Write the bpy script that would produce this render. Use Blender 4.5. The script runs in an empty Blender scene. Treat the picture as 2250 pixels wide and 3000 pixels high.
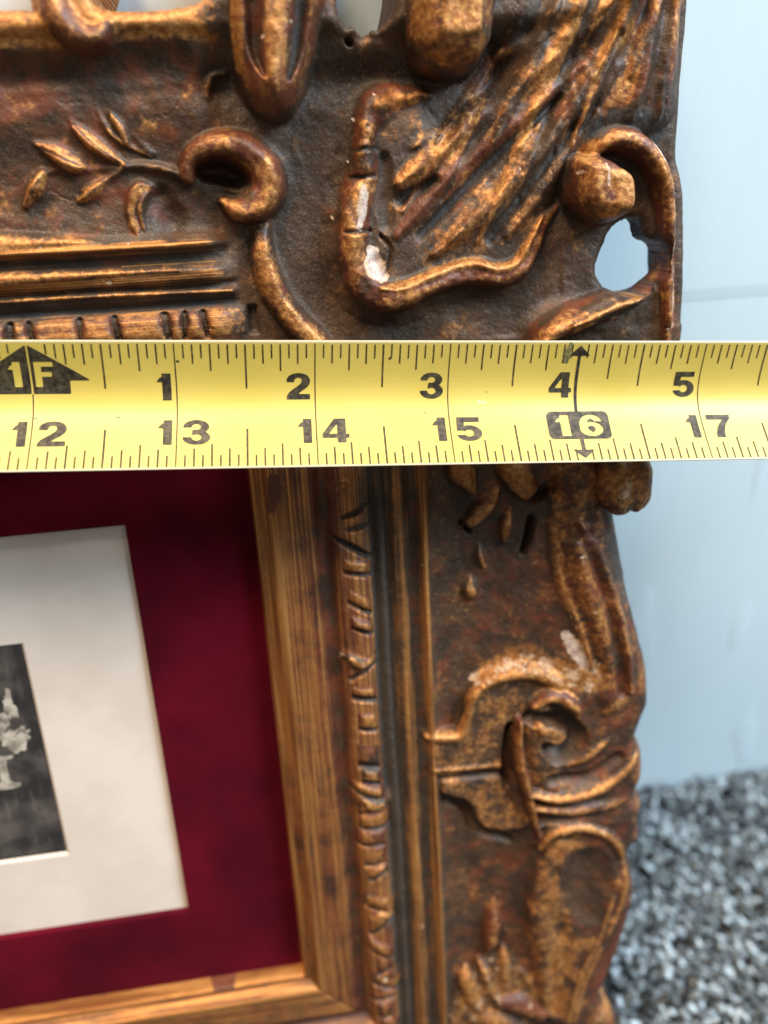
import bpy, bmesh, math, random
import numpy as np
from mathutils import Matrix, Vector
random.seed(7); rng = np.random.default_rng(11)
IN = 0.0254
scn = bpy.context.scene
col = scn.collection

# ------------------------------------------------------------------ camera
# The survey: everything is measured in inches from a point O on the frame's top plane.
# rf = along the rail to the right, dn = down the frame, nn = out of the frame (camera axes: x right, y down, z ahead)
F = 2500.0
O = np.array([1.48618802, -1.28379394, 6.40327351])
rf = np.array([0.98846756, -0.09692119, 0.11635362])
dn = np.array([0.05280612, 0.94073303, 0.33501177])
nn = np.array([0.14192744, 0.32500409, -0.93500211])
LEAN = math.radians(16.0)
gv = math.cos(LEAN) * dn - math.sin(LEAN) * nn            # gravity
Yw = np.cross(rf, gv)                                     # horizontally away, to the wall
W = np.stack([rf, Yw, -gv])                               # camera axes -> world axes
FLOOR = 8.86
def world(Pc):                                            # camera-axes inches -> world metres
    return W @ (np.asarray(Pc) - O) * IN + np.array([0, 0, FLOOR * IN])
cam_d = bpy.data.cameras.new('camera')
cam = bpy.data.objects.new('camera', cam_d); col.objects.link(cam)
R3 = np.stack([W @ np.array([1, 0, 0]), W @ np.array([0, -1, 0]), W @ np.array([0, 0, -1])], axis=1)
M = Matrix.Identity(4)
for i in range(3):
    for j in range(3): M[i][j] = R3[i, j]
    M[i][3] = world((0, 0, 0))[i]
cam.matrix_world = M
cam_d.sensor_fit = 'VERTICAL'; cam_d.sensor_height = 36.0; cam_d.sensor_width = 27.0
cam_d.lens = F / 3000 * 36.0
cam_d.clip_start = 0.005; cam_d.clip_end = 50
cam_d.dof.use_dof = True
cam_d.dof.focus_distance = 6.35 * IN
cam_d.dof.aperture_fstop = 8.3
scn.camera = cam
scn.render.resolution_x, scn.render.resolution_y = 768, 1024

# ------------------------------------------------------------------ light
wd = bpy.data.worlds.new('World'); scn.world = wd; wd.use_nodes = True
bg = wd.node_tree.nodes['Background']
bg.inputs[0].default_value = (1.0, 0.90, 0.78, 1); bg.inputs[1].default_value = 0.25
def area(name, loc, target, size, power, colr, size_y=None):
    l = bpy.data.lights.new(name, 'AREA'); l.energy = power; l.color = colr
    l.shape = 'RECTANGLE'; l.size = size; l.size_y = size_y or size
    o = bpy.data.objects.new(name, l); col.objects.link(o)
    o.location = loc
    o.rotation_euler = (Vector(target) - Vector(loc)).to_track_quat('-Z', 'Y').to_euler()
    return o
area('window_light', (0.72, -0.30, 1.05), (0.10, 0.05, 0.16), 0.55, 27.0, (0.70, 0.87, 1.0), 0.6)
area('ceiling_lamp', (-0.26, -0.22, 1.25), (-0.02, 0.0, 0.18), 0.42, 19.0, (1.0, 0.75, 0.50))
vs = scn.view_settings
vs.view_transform = 'Standard'; vs.look = 'None'; vs.exposure = 0.0; vs.gamma = 1.0
scn.render.engine = 'CYCLES'

# ------------------------------------------------------------------ helpers
def link(o, parent=None):
    col.objects.link(o)
    if parent is not None: o.parent = parent
    return o
def mesh_np(name, V, Q, mat, parent=None, normals=None, attrs=None, smooth=True):
    """V (n,3) metres, Q (m,4) or (m,3) faces"""
    me = bpy.data.meshes.new(name)
    k = Q.shape[1]
    me.vertices.add(len(V)); me.vertices.foreach_set('co', V.astype(np.float32).ravel())
    me.loops.add(Q.size); me.loops.foreach_set('vertex_index', Q.astype(np.int32).ravel())
    me.polygons.add(len(Q)); me.polygons.foreach_set('loop_start', np.arange(0, Q.size, k, dtype=np.int32))
    me.update(calc_edges=True)
    if smooth: me.polygons.foreach_set('use_smooth', np.ones(len(Q), bool))
    for an, (ty, data) in (attrs or {}).items():
        a = me.attributes.new(an, ty, 'POINT')
        a.data.foreach_set('vector' if ty == 'FLOAT_VECTOR' else 'value', data.astype(np.float32).ravel())
    if normals is not None: me.normals_split_custom_set_from_vertices(normals.tolist())
    me.materials.append(mat)
    return link(bpy.data.objects.new(name, me), parent)
def mesh_py(name, V, faces, mat, parent=None, smooth=False):
    me = bpy.data.meshes.new(name); me.from_pydata([tuple(v) for v in V], [], faces); me.update()
    if smooth: me.polygons.foreach_set('use_smooth', np.ones(len(me.polygons), bool))
    me.materials.append(mat)
    return link(bpy.data.objects.new(name, me), parent)
def tag(o, label=None, cat=None, kind=None):
    if label: o['label'] = label
    if cat: o['category'] = cat
    if kind: o['kind'] = kind
    return o

class NT:
    def __init__(s, name):
        s.m = bpy.data.materials.new(name); s.m.use_nodes = True; s.t = s.m.node_tree
        s.b = s.t.nodes['Principled BSDF']
    def n(s, ty, **kw):
        x = s.t.nodes.new(ty)
        for k, v in kw.items(): setattr(x, k, v)
        return x
    def l(s, a, b): s.t.links.new(a, b)
    def noise(s, vec, scale, detail=4, rough=.55, dist=0.0):
        x = s.n('ShaderNodeTexNoise'); x.inputs['Scale'].default_value = scale; x.inputs['Detail'].default_value = detail
        x.inputs['Roughness'].default_value = rough; x.inputs['Distortion'].default_value = dist
        if vec is not None: s.l(vec, x.inputs['Vector'])
        return x.outputs['Fac']
    def math(s, op, a, b=None, clamp=False):
        x = s.n('ShaderNodeMath', operation=op, use_clamp=clamp)
        for i, v in enumerate((a, b)):
            if v is None: continue
            if isinstance(v, (int, float)): x.inputs[i].default_value = v
            else: s.l(v, x.inputs[i])
        return x.outputs[0]
    def mix(s, fac, a, b):
        x = s.n('ShaderNodeMix', data_type='RGBA')
        for v, i in ((fac, 0), (a, 6), (b, 7)):
            if isinstance(v, (int, float)): x.inputs[i].default_value = v
            elif isinstance(v, tuple): x.inputs[i].default_value = (*v, 1)
            else: s.l(v, x.inputs[i])
        return x.outputs[2]
    def ramp(s, fac, lo, hi):
        x = s.n('ShaderNodeMapRange', interpolation_type='SMOOTHSTEP')
        s.l(fac, x.inputs[0])
        x.inputs[1].default_value = lo; x.inputs[2].default_value = hi
        return x.outputs[0]
    def attr(s, name):
        x = s.n('ShaderNodeAttribute'); x.attribute_name = name; return x
    def mapping(s, vec, scale):
        x = s.n('ShaderNodeMapping'); s.l(vec, x.inputs[0]); x.inputs['Scale'].default_value = scale; return x.outputs[0]
    def bump(s, h, strength, dist):
        x = s.n('ShaderNodeBump'); x.inputs['Strength'].default_value = strength; x.inputs['Distance'].default_value = dist
        s.l(h, x.inputs['Height']); s.l(x.outputs[0], s.b.inputs['Normal'])
    def obj(s): return s.n('ShaderNodeTexCoord').outputs['Object']
    def set(s, **kw):
        for k, v in kw.items():
            i = s.b.inputs[k.replace('_', ' ')]
            if isinstance(v, tuple): i.default_value = (*v, 1)
            elif isinstance(v, (int, float)): i.default_value = v
            else: s.l(v, i)

# --- gilded, worn carved wood
def gilt_material():
    N = NT('worn_gilding')
    P = N.n('ShaderNodeNewGeometry').outputs['Position']
    sd = N.attr('sd').outputs['Vector']
    gil = N.attr('gilt').outputs['Fac']; red = N.attr('red').outputs['Fac']; chip_sheen = N.attr('chip_sheen').outputs['Fac']; dust_sheen = N.attr('dust_sheen').outputs['Fac']
    # brushed streaks that run along the rails (sd.x = along, sd.y = across, in inches)
    st = N.noise(N.mapping(sd, (.32, 15.0, 1.0)), 1.0, 5, .60)
    st2 = N.noise(N.mapping(sd, (.7, 52.0, 1.0)), 1.0, 4, .6)
    blot = N.noise(P, 130.0, 6, .62, .3)
    fine = N.noise(P, 900.0, 5, .65)
    speck = N.noise(P, 2300.0, 3, .6)
    sw = N.n('ShaderNodeSeparateXYZ'); N.l(sd, sw.inputs[0]); sw = sw.outputs[2]; isw = N.math('SUBTRACT', 1.0, sw)
    blob_ = N.noise(P, 330.0, 6, .66, .4)
    m_st = N.math('ADD', N.math('MULTIPLY', st, .42), N.math('ADD', N.math('MULTIPLY', blot, .22), N.math('ADD', N.math('MULTIPLY', fine, .12), N.math('MULTIPLY', st2, .36))))
    m_is = N.math('SUBTRACT', N.math('ADD', N.math('MULTIPLY', blot, .55), N.math('ADD', N.math('MULTIPLY', blob_, .62), N.math('MULTIPLY', fine, .24))), .165)
    mixn = N.math('ADD', N.math('MULTIPLY', m_st, sw), N.math('MULTIPLY', m_is, isw))
    g = N.ramp(N.math('ADD', gil, N.math('MULTIPLY', N.math('SUBTRACT', mixn, .53), N.math('ADD', N.math('MULTIPLY', sw, .2), 2.4))), .28, .78)
    # dark patina with grey specks for dust and painted-in sheen
    pat = N.mix(N.ramp(blot, .35, .7), (0.034, 0.019, 0.011), (0.086, 0.042, 0.020))
    dst = N.math('MULTIPLY', N.ramp(speck, .52, .72), N.math('ADD', N.math('MULTIPLY', dust_sheen, .8), .12), True)
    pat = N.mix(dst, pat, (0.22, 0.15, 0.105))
    slate = N.math('MULTIPLY', N.ramp(dust_sheen, .45, 1.1), .75)
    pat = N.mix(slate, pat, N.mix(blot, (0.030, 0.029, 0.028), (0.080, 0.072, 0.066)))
    # red bole showing through
    rb = N.ramp(N.math('ADD', red, N.math('MULTIPLY', N.math('SUBTRACT', N.noise(P, 260.0, 5, .6), .5), 1.6)), .35, .75)
    pat = N.mix(N.math('MULTIPLY', rb, .85), pat, N.mix(N.ramp(blot, .3, .7), (0.085, 0.022, 0.011), (0.160, 0.040, 0.016)))
    gold = N.mix(N.math('ADD', N.math('MULTIPLY', N.ramp(fine, .35, .68), isw), N.math('MULTIPLY', N.ramp(st2, .38, .62), sw)), N.mix(sw, (0.28, 0.100, 0.027), (0.25, 0.088, 0.024)), N.mix(sw, (0.57, 0.285, 0.092), (0.56, 0.265, 0.080)))
    gold = N.mix(N.math('MULTIPLY', N.ramp(st2, .55, .8), sw), gold, (0.58, 0.28, 0.09))
    c = N.mix(g, pat, gold)
    cf = N.ramp(N.math('ADD', chip_sheen, N.math('MULTIPLY', N.math('SUBTRACT', N.noise(P, 480.0, 5, .65), .5), 1.5)), .44, .60)
    plaster_sheen = N.mix(N.ramp(fine, .3, .7), (0.34, 0.22, 0.18), (0.64, 0.57, 0.53))
    plaster_sheen = N.mix(N.ramp(chip_sheen, .50, .85), N.mix(fine, (0.42, 0.27, 0.16), (0.58, 0.42, 0.29)), plaster_sheen)
    c = N.mix(cf, c, plaster_sheen)
    ncf = N.math('SUBTRACT', 1.0, cf)
    N.set(Base_Color=c, Metallic=N.math('MULTIPLY', N.math('MULTIPLY', g, N.math('ADD', N.math('MULTIPLY', sw, .14), .48)), ncf),
          Roughness=N.math('ADD', N.math('ADD', N.math('MULTIPLY', fine, .32), .29), N.math('ADD', N.math('MULTIPLY', dust_sheen, .22), N.math('MULTIPLY', cf, .35))),
          Specular_IOR_Level=.5)
    h = N.math('ADD', N.math('MULTIPLY', fine, N.math('ADD', N.math('MULTIPLY', isw, .35), .12)), N.math('ADD', N.math('MULTIPLY', speck, .22), N.math('MULTIPLY', N.math('MULTIPLY', st2, .5), sw)))
    h = N.math('ADD', h, N.math('ADD', N.math('MULTIPLY', blot, .9), N.math('MULTIPLY', cf, -.5)))
    N.bump(h, .55, .0007)
    return N.m
GILT = gilt_material()
def simple(name, c, rough=.6, **kw):
    N = NT(name); N.set(Base_Color=c, Roughness=rough, **kw); return N

# ------------------------------------------------------------------ the setting: wall and carpet
wb = math.radians(1.5)
wdir = np.array([math.cos(wb), math.sin(wb), 0]); wnorm = np.array([math.sin(wb), -math.cos(wb), 0])   # towards the room
back_pt = (W @ (-2.6 * dn - 1.36 * nn + 1.0 * rf)) * IN
def wallpt(s, z, out=0.0):                # s along the wall from below O, z height, metres
    return back_pt * np.array([1, 1, 0]) + wdir * s + wnorm * out + np.array([0, 0, z])
def wall_material():
    N = NT('white_wall_paint')
    g = N.obj()
    mp = N.mapping(g, (160.0, 160.0, 7.0))
    a = N.noise(mp, 1.0, 4, .6); b = N.noise(N.mapping(g, (420.0, 420.0, 22.0)), 1.0, 2, .5)
    drip = N.ramp(N.noise(N.mapping(g, (75.0, 75.0, 16.0)), 1.0, 1, .4), .63, .70)
    N.set(Base_Color=N.mix(a, (0.69, 0.86, 0.97), (0.73, 0.89, 0.98)), Roughness=.42)
    N.bump(N.math('ADD', N.math('ADD', N.math('MULTIPLY', a, .25), N.math('MULTIPLY', b, .10)), N.math('MULTIPLY', drip, .5)), .45, .0009)
    return N.m
WALLM = wall_material()
zgro = (FLOOR - .66) * IN                 # the groove between the lower board and the wall above it
def wall_piece(name, prof):               # prof: list of (out, z) swept along the wall
    V, Fc = [], []
    S = (-0.9, 0.9)
    for s in S:
        for (o, z) in prof: V.append(wallpt(s, z, o))
    n = len(prof)
    for i in range(n - 1): Fc.append((i, i + n, i + n + 1, i + 1))
    o = mesh_py(name, V, Fc, WALLM)
    return tag(o, kind='structure')
wall_piece('wall', [(-.0004, zgro - .0005), (-.00015, zgro + .0010), (0.0, zgro + .004), (0.0, .9)])
wall_piece('baseboard', [(-.0002, -.02), (-.0002, zgro + .003)])

def carpet_material(tuft):
    N = NT('carpet_yarn' if tuft else 'carpet_backing')
    if tuft:
        r = N.attr('shade').outputs['Fac']
        c = N.mix(N.ramp(r, .12, .50), (0.020, 0.023, 0.025), (0.14, 0.16, 0.175))
        c = N.mix(N.ramp(r, .45, .90), c, (0.52, 0.61, 0.67))
        N.set(Base_Color=c, Roughness=.9, Specular_IOR_Level=.15)
        N.bump(N.noise(N.obj(), 1500.0, 2), .6, .0006)
    else:
        N.set(Base_Color=(0.03, 0.035, 0.04), Roughness=.95)
    return N.m
cp = back_pt.copy()
V = [wallpt(-.9, 0, 0), wallpt(.9, 0, 0), wallpt(.9, 0, 1.3), wallpt(-.9, 0, 1.3)]
nx = 12
CV, CF = [], []
for j in range(nx + 1):
    for i in range(nx + 1):
        p = wallpt(-2.5 + 5.0 * i / nx, .0006 * math.sin(i * 1.7 + j * 2.3), -.01 + 4.0 * j / nx); CV.append(p)
for j in range(nx):
    for i in range(nx):
        a = j * (nx + 1) + i; CF.append((a, a + nx + 1, a + nx + 2, a + 1))
tag(mesh_py('carpet', CV, CF, carpet_material(False)), kind='structure')
def build_pile():
    # short twisted yarn tufts: each a bent 5-sided tapering tube
    rings, sides = 5, 5
    Vs, Qs, Sh = [], [], []
    base = 0
    step = .0021
    for a in np.arange(-.02, .24, step):
        for b in np.arange(.0015, .16, step):
            s = a + random.uniform(-.0018, .0018); o = max(.002, b + random.uniform(-.0018, .0018))
            c = wallpt(s, 0, o)
            L = random.uniform(.0045, .0075); r0 = random.uniform(.0007, .0012)
            ang = random.uniform(0, 6.283); ln = random.uniform(.0, .003)
            tw = random.uniform(-2, 2)
            sh = min(1, max(0, random.gauss(.51, .20)))
            for k in range(rings):
                t = k / (rings - 1)
                rr = r0 * (0.75 + .5 * math.sin(t * 2.6)) * (1 if k < rings - 1 else .45)
                cx = c + np.array([math.cos(ang) * ln * t * t + .0012 * math.sin(t * 4 + tw), math.sin(ang) * ln * t * t + .0012 * math.cos(t * 4 + tw), L * t * (1 - .12 * t)])
                for q in range(sides):
                    th = 6.2832 * q / sides + tw * t
                    Vs.append(cx + rr * np.array([math.cos(th), math.sin(th), 0]))
                    Sh.append(min(1, max(0, sh + random.uniform(-.12, .12))))
            for k in range(rings - 1):
                for q in range(sides):
                    q2 = (q + 1) % sides
                    Qs.append((base + k * sides + q, base + k * sides + q2, base + (k + 1) * sides + q2, base + (k + 1) * sides + q))
            tp = base + (rings - 1) * sides
            Qs.append((tp, tp + 1, tp + 2, tp + 3)); Qs.append((tp, tp + 3, tp + 4, tp + 4)) if False else None
            base += rings * sides
    o = mesh_np('carpet_pile', np.array(Vs), np.array(Qs), carpet_material(True), attrs={'shade': ('FLOAT', np.array(Sh))})
    tag(o, 'grey and black flecked carpet pile at the foot of the wall', 'carpet', 'stuff')
build_pile()

# ------------------------------------------------------------------ the frame: carved relief
UC, UA = -7.80, 5.20                      # opening: centre and half size across
VT, VB = 0.56, 6.325                      # opening top and bottom
VC, VH = (VT + VB) / 2, (VB - VT) / 2
BACK = -1.15
def bp(x, y, h):                          # photo survey point -> (u, v) on the plane h inches above O's plane
    r = np.array([(x - 1125) / F, (y - 1500) / F, 1.0])
    t = ((O + h * nn) @ nn) / (r @ nn)
    X = r * t - O
    return float(X @ rf), float(X @ dn), t
def cr(P, n=6):                           # Catmull-Rom through rows of P
    P = np.asarray(P, float)
    if len(P) < 3: 
        return np.stack([P[0] + (P[-1] - P[0]) * t for t in np.linspace(0, 1, n + 1)])
    out = []
    Q = np.vstack([2 * P[0] - P[1], P, 2 * P[-1] - P[-2]])
    for i in range(1, len(Q) - 2):
        for k in range(n):
            t = k / n
            a, b, c, d = Q[i - 1], Q[i], Q[i + 1], Q[i + 2]
            out.append(.5 * (2 * b + (c - a) * t + (2 * a - 5 * b + 4 * c - d) * t * t + (3 * b - a - 3 * c + d) * t ** 3))
    out.append(P[-1]); return np.array(out)

fu, fv = .0108, .0112
us = np.concatenate([np.arange(-16.3, -6.1, .12), np.arange(-6.1, 1.25, fu)])
vsx = np.concatenate([np.arange(-3.7, -3.1, .03), np.arange(-3.1, 7.25, fv), np.arange(7.25, 9.45, .05)])
U, Vv = np.meshgrid(us, vsx)              # rows = v
NV, NU = U.shape

def vnoise(u, v, sc, seed, octv=4, pers=.5):
    out = np.zeros_like(u); amp = 1.0; tot = 0
    for o in range(octv):
        r = np.random.default_rng(seed + o * 17).random((257, 257)).astype(np.float32)
        x = (u * sc * 2 ** o) % 256; y = (v * sc * 2 ** o) % 256
        xi = x.astype(int); yi = y.astype(int); fx = x - xi; fy = y - yi
        fx = fx * fx * (3 - 2 * fx); fy = fy * fy * (3 - 2 * fy)
        out += amp * ((r[yi, xi] * (1 - fx) + r[yi, xi + 1] * fx) * (1 - fy) + (r[yi + 1, xi] * (1 - fx) + r[yi + 1, xi + 1] * fx) * fy)
        tot += amp; amp *= pers
    return out / tot * 2 - 1

DU, DV = np.abs(U - UC) - UA, np.abs(Vv - VC) - VH
D = np.maximum(DU, DV)                    # distance out from the opening, mitred
onside = DU > DV
ALONG = np.where(onside, Vv, U + 40)
SIDE = np.where(onside, np.where(U > UC, 1, 3), np.where(Vv < VC, 0, 2))   # top, right, bottom, left rail
wob = vnoise(ALONG, D * .6, .9, 3, 3) * .012
prof_d = [-.2, -.001, .0, .02, .04, .06, .10, .145, .175, .21, .34, .48, .505, .53, .58, .62, .645, .70, .80, .90, .945, .97, .985, 1.01, 1.05, 1.09, 1.11, 1.125, 1.15, 1.20, 1.24, 1.265, 1.30, 1.345, 1.37, 1.395, 1.42, 1.445, 1.50, 1.75, 2.05, 2.4, 2.75, 3.0, 4.5]
prof_h = [-.71, -.71, -.585, -.542, -.550, -.568, -.53, -.475, -.462, -.472, -.462, -.452, -.462, -.505, -.535, -.52, -.475, -.415, -.392, -.408, -.45, -.51, -.525, -.49, -.455, -.47, -.50, -.48, -.405, -.385, -.398, -.44, -.475, -.46, -.42, -.36, -.352, -.40, -.452, -.49, -.46, -.38, -.28, -.26, -.26]
H = np.interp(D + wob * (D > .05), prof_d, prof_h)
# the corner block is a plain cove: the mouldings die out into it
def sstep(x, a, b):
    t = np.clip((x - a) / (b - a), 0, 1); return t * t * (3 - 2 * t)
inner_u, inner_v = U + 2.60, VT - Vv
cw = sstep(inner_u, -.10, .14) * sstep(inner_v, -.02, .16)
cove = -.50 + .05 * np.hypot(np.maximum(U + .6, 0), np.maximum(-Vv - 1.1, 0)) + .03 * vnoise(U, Vv, 1.3, 40, 3)
rim_t = sstep(-Vv, 1.8, 2.35) * .16; cove = cove + rim_t * sstep(-U, 0.4, 1.6)
H = H * (1 - cw) + cove * cw
toprail = (SIDE == 0) & (U > -12)
# top rail: the cove runs up to a gold outer rim
H = np.where(toprail & (D > 1.5), np.maximum(H, -.50 + .26 * sstep(D, 2.55, 2.80)) - .05 * np.exp(-((D - 2.45) / .12) ** 2), H)
H += .006 * vnoise(U, Vv, 5.0, 60, 4) * (D > .5)
mit = np.abs(DU - DV) < .010
H -= .014 * (mit & (D < .53) & (D > .07))       # open mitre joint of the lip
OWN = np.full(U.shape, -1, np.int32)      # which carved piece owns each grid point
gilt = np.interp(D, [0, .03, .06, .14, .17, .2, .48, .52, .6, .66, .8, .94, .98, 1.1, 1.14, 1.2, 1.26, 1.32, 1.38, 1.42, 1.46, 1.6, 2.3, 2.8], [.9, .9, .44, .52, .95, .46, .40, .14, .10, .38, .5, .34, .05, .08, .35, .58, .34, .10, .4, .72, .2, .14, .2, .2])
red = np.interp(D, [0, .2, .5, .6, .66, .9, .98, 1.1, 1.3, 1.5, 2.6], [.7, .65, .7, .5, .75, .75, .15, .1, .4, .4, .5])
dust_sheen = np.interp(D, [0, .5, .6, .9, 1.0, 1.1, 1.2, 1.35, 1.6, 2.6], [.1, .1, .45, .3, 1.2, 1.1, .3, .8, .3, .25])
lowr = sstep(Vv, .9, 2.2)
gilt = gilt * (1 - cw) + (.10 + .1 * vnoise(U, Vv, 1.1, 77, 2)) * cw
gilt = np.where(toprail & (D > 1.5) & (U < -2.2), .16 + .60 * sstep(D, 2.62, 2.75) * sstep(-U, 2.3, 2.6), gilt)
dust_sheen = dust_sheen * (1 - cw) + .42 * cw; red = red * (1 - cw) + .25 * cw
chip_sheen = np.zeros_like(H)
dust_sheen += .2 * vnoise(U, Vv, 1.5, 90, 3)
gilt += .08 * vnoise(U, Vv, 2.2, 95, 3)

PARTS = []                                # names of the carved pieces
def box_of(pts, m):
    a, b = pts.min(0) - m, pts.max(0) + m
    i0, i1 = np.searchsorted(us, (a[0], b[0])); j0, j1 = np.searchsorted(vsx, (a[1], b[1]))
    return slice(max(j0, 0), max(j1, 0)), slice(max(i0, 0), max(i1, 0))
def smax(a, b, k):
    h = np.clip(.5 + .5 * (a - b) / k, 0, 1); return b * (1 - h) + a * h + k * h * (1 - h)
def apply(sl, new, x, name, k, g, r, du, ch, gpow, own=True):
    old = H[sl]
    up = new > old + .006
    H[sl] = np.maximum(smax(old, new, k), -9)
    if name is not None:
        PARTS.append(name); OWN[sl] = np.where(up, len(PARTS) - 1, OWN[sl])
    crest = np.clip(1 - x ** 2, 0, 1) ** (gpow * 1.7 + .25)
    a = np.where(up, 1.0, 0.0)
    if g is not None: gilt[sl] = gilt[sl] * (1 - a) + a * (g * crest + .08)
    if r is not None: red[sl] = red[sl] * (1 - a) + a * r * (.45 + .55 * np.clip(crest * 1.6, 0, 1))
    if du is not None: dust_sheen[sl] = dust_sheen[sl] * (1 - a) + a * du
    if ch is not None: chip_sheen[sl] = chip_sheen[sl] * (1 - a) + a * ch
def path_field(px, n=6):
    """px rows: x, y, half width (photo px), h (in). returns spline rows u, v, w, h"""
    S = cr(px, n); out = []
    for x, y, w, h in S:
        u, v, z = bp(x, y, h); out.append((u, v, max(w, .5) * z / F, h))
    return np.array(out)
def nearest(P, sl):
    u, v = U[sl], Vv[sl]
    best = np.full(u.shape, 1e9); X = np.zeros(u.shape); HH = np.zeros(u.shape); T = np.zeros(u.shape); SG = np.zeros(u.shape); WW = np.ones(u.shape)
    for i in range(len(P) - 1):
        a, b = P[i], P[i + 1]
        dx, dy = b[0] - a[0], b[1] - a[1]; L2 = dx * dx + dy * dy + 1e-12
        t = np.clip(((u - a[0]) * dx + (v - a[1]) * dy) / L2, 0, 1)
        qx, qy = u - a[0] - t * dx, v - a[1] - t * dy
        dist = np.sqrt(qx * qx + qy * qy); w = a[2] + t * (b[2] - a[2])
        e = dist / w
        m = e < best
        best = np.where(m, e, best); HH = np.where(m, a[3] + t * (b[3] - a[3]), HH); T = np.where(m, (i + t) / (len(P) - 1), T)
        SG = np.where(m, np.sign(dx * qy - dy * qx) * e, SG); WW = np.where(m, w, WW)
    return best, HH, T, SG, WW
def stroke(name, px, depth=.22, prof='round', k=.035, g=.6, r=.45, du=.12, ch=None, gpow=.8, n=6, rough=.013, seed=None):
    P = path_field(px, n); m = P[:, 2].max() * 1.3
    P[:, 3] -= .12 * depth; depth *= .85; k = max(k, .05)
    sl = box_of(P[:, :2], m + .12)
    if U[sl].size == 0: return
    x, hh, t, sg, w = nearest(P, sl)
    sd_ = len(PARTS) * 7 + 100 if seed is None else seed
    x = x * (1 + .10 * vnoise(U[sl], Vv[sl], 4.0, sd_, 3))
    xc = np.clip(x, 0, 1)
    if prof == 'round': f = np.sqrt(1 - xc ** 2 + 1e-9)
    elif prof == 'ridge': f = 1 - xc ** 1.15
    elif prof == 'soft': f = (1 - xc ** 2) ** 1.5
    elif prof == 'flat': f = np.clip((1 - xc ** 5), 0, 1)
    elif prof == 'bevel': f = np.clip((1 - xc ** 3.2), 0, 1) + .10 * sg * (xc < 1)
    elif prof == 'bevel2': f = np.clip((1 - xc ** 3.2), 0, 1) - .10 * sg * (xc < 1)
    elif prof == 'cup': f = np.sqrt(1 - xc ** 2 + 1e-9) - .30 * np.clip(1 - (xc / .62) ** 2, 0, 1)
    elif prof == 'side': f = np.where(sg > 0, np.clip(1 - xc ** 3, 0, 1), np.clip(1 - xc ** 1.1, 0, 1))
    f = f - np.clip(x - 1, 0, 9) * w * 1.1 / depth
    new = np.where((x < 3) & ((x - 1) * w < .12), hh - depth * (1 - f) + rough * vnoise(U[sl], Vv[sl], 7.0, sd_ + 3, 4) + rough * 1.6 * vnoise(U[sl], Vv[sl], 2.6, sd_ + 5, 2), -9)
    apply(sl, new, xc, name, k, g, r, du, ch, gpow)
def bulge(name, px, amp=.08, prof='ridge', g=.6, r=.4, du=.1, ch=None, n=6, gpow=1.0, wob=.14):
    P = path_field(px, n); sl = box_of(P[:, :2], P[:, 2].max() * 1.2)
    if U[sl].size == 0: return
    x, hh, t, sg, w = nearest(P, sl)
    x = x * (1 + wob * vnoise(U[sl], Vv[sl], 3.2, len(PARTS) * 5 + 900, 4)); xc = np.clip(x, 0, 1)
    f = (1 - xc) ** 1.1 if prof == 'ridge' else (1 - xc ** 2) ** 1.6 if prof == 'soft' else np.where(sg > 0, (1 - xc ** 2) ** 1.2, (1 - xc) ** 1.3) if prof == 'side' else np.where(sg < 0, (1 - xc ** 2) ** 1.2, (1 - xc) ** 1.3)
    H[sl] += amp * f
    a = np.clip(f * 1.5, 0, 1) ** gpow
    for arr, val in ((gilt, g), (red, r), (dust_sheen, du), (chip_sheen, ch)):
        if val is not None: arr[sl] = arr[sl] * (1 - a) + val * a
    if name: PARTS.append(name); OWN[sl] = np.where(x < .8, len(PARTS) - 1, OWN[sl])
def carve(px, depth=.1, g=None, r=None, du=.3, n=6, pw=1.5, name=None):
    P = path_field(px, n); sl = box_of(P[:, :2], P[:, 2].max() * 1.2)
    if U[sl].size == 0: return
    x, hh, t, sg, w = nearest(P, sl); xc = np.clip(x, 0, 1)
    f = (1 - xc ** 2) ** pw
    H[sl] -= depth * f
    a = f ** .5
    if g is not None: gilt[sl] = gilt[sl] * (1 - a) + g * a
    if r is not None: red[sl] = red[sl] * (1 - a) + r * a
    if du is not None: dust_sheen[sl] = dust_sheen[sl] * (1 - a) + du * a
    if name: PARTS.append(name); OWN[sl] = np.where(x < .95, len(PARTS) - 1, OWN[sl])
def paint(px, g=None, r=None, du=None, ch=None, n=4, add=False):
    P = path_field(px, n); sl = box_of(P[:, :2], P[:, 2].max() * 1.2)
    if U[sl].size == 0: return
    x, *_ = nearest(P, sl); a = np.clip(1.3 * (1 - x), 0, 1)
    for arr, val in ((gilt, g), (red, r), (dust_sheen, du), (chip_sheen, ch)):
        if val is not None: arr[sl] = arr[sl] * (1 - a) + val * a
def poly_sdf(poly, u, v):
    n = len(poly); dmin = np.full(u.shape, 1e9); ins = np.zeros(u.shape, bool)
    for i in range(n):
        a, b = poly[i], poly[(i + 1) % n]
        dx, dy = b[0] - a[0], b[1] - a[1]
        t = np.clip(((u - a[0]) * dx + (v - a[1]) * dy) / (dx * dx + dy * dy + 1e-12), 0, 1)
        dmin = np.minimum(dmin, (u - a[0] - t * dx) ** 2 + (v - a[1] - t * dy) ** 2)
        c = ((a[1] > v) != (b[1] > v)) & (u < (b[0] - a[0]) * (v - a[1]) / (b[1] - a[1] + 1e-12) + a[0])
        ins ^= c
    dm = np.sqrt(dmin); return np.where(ins, dm, -dm)
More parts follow.
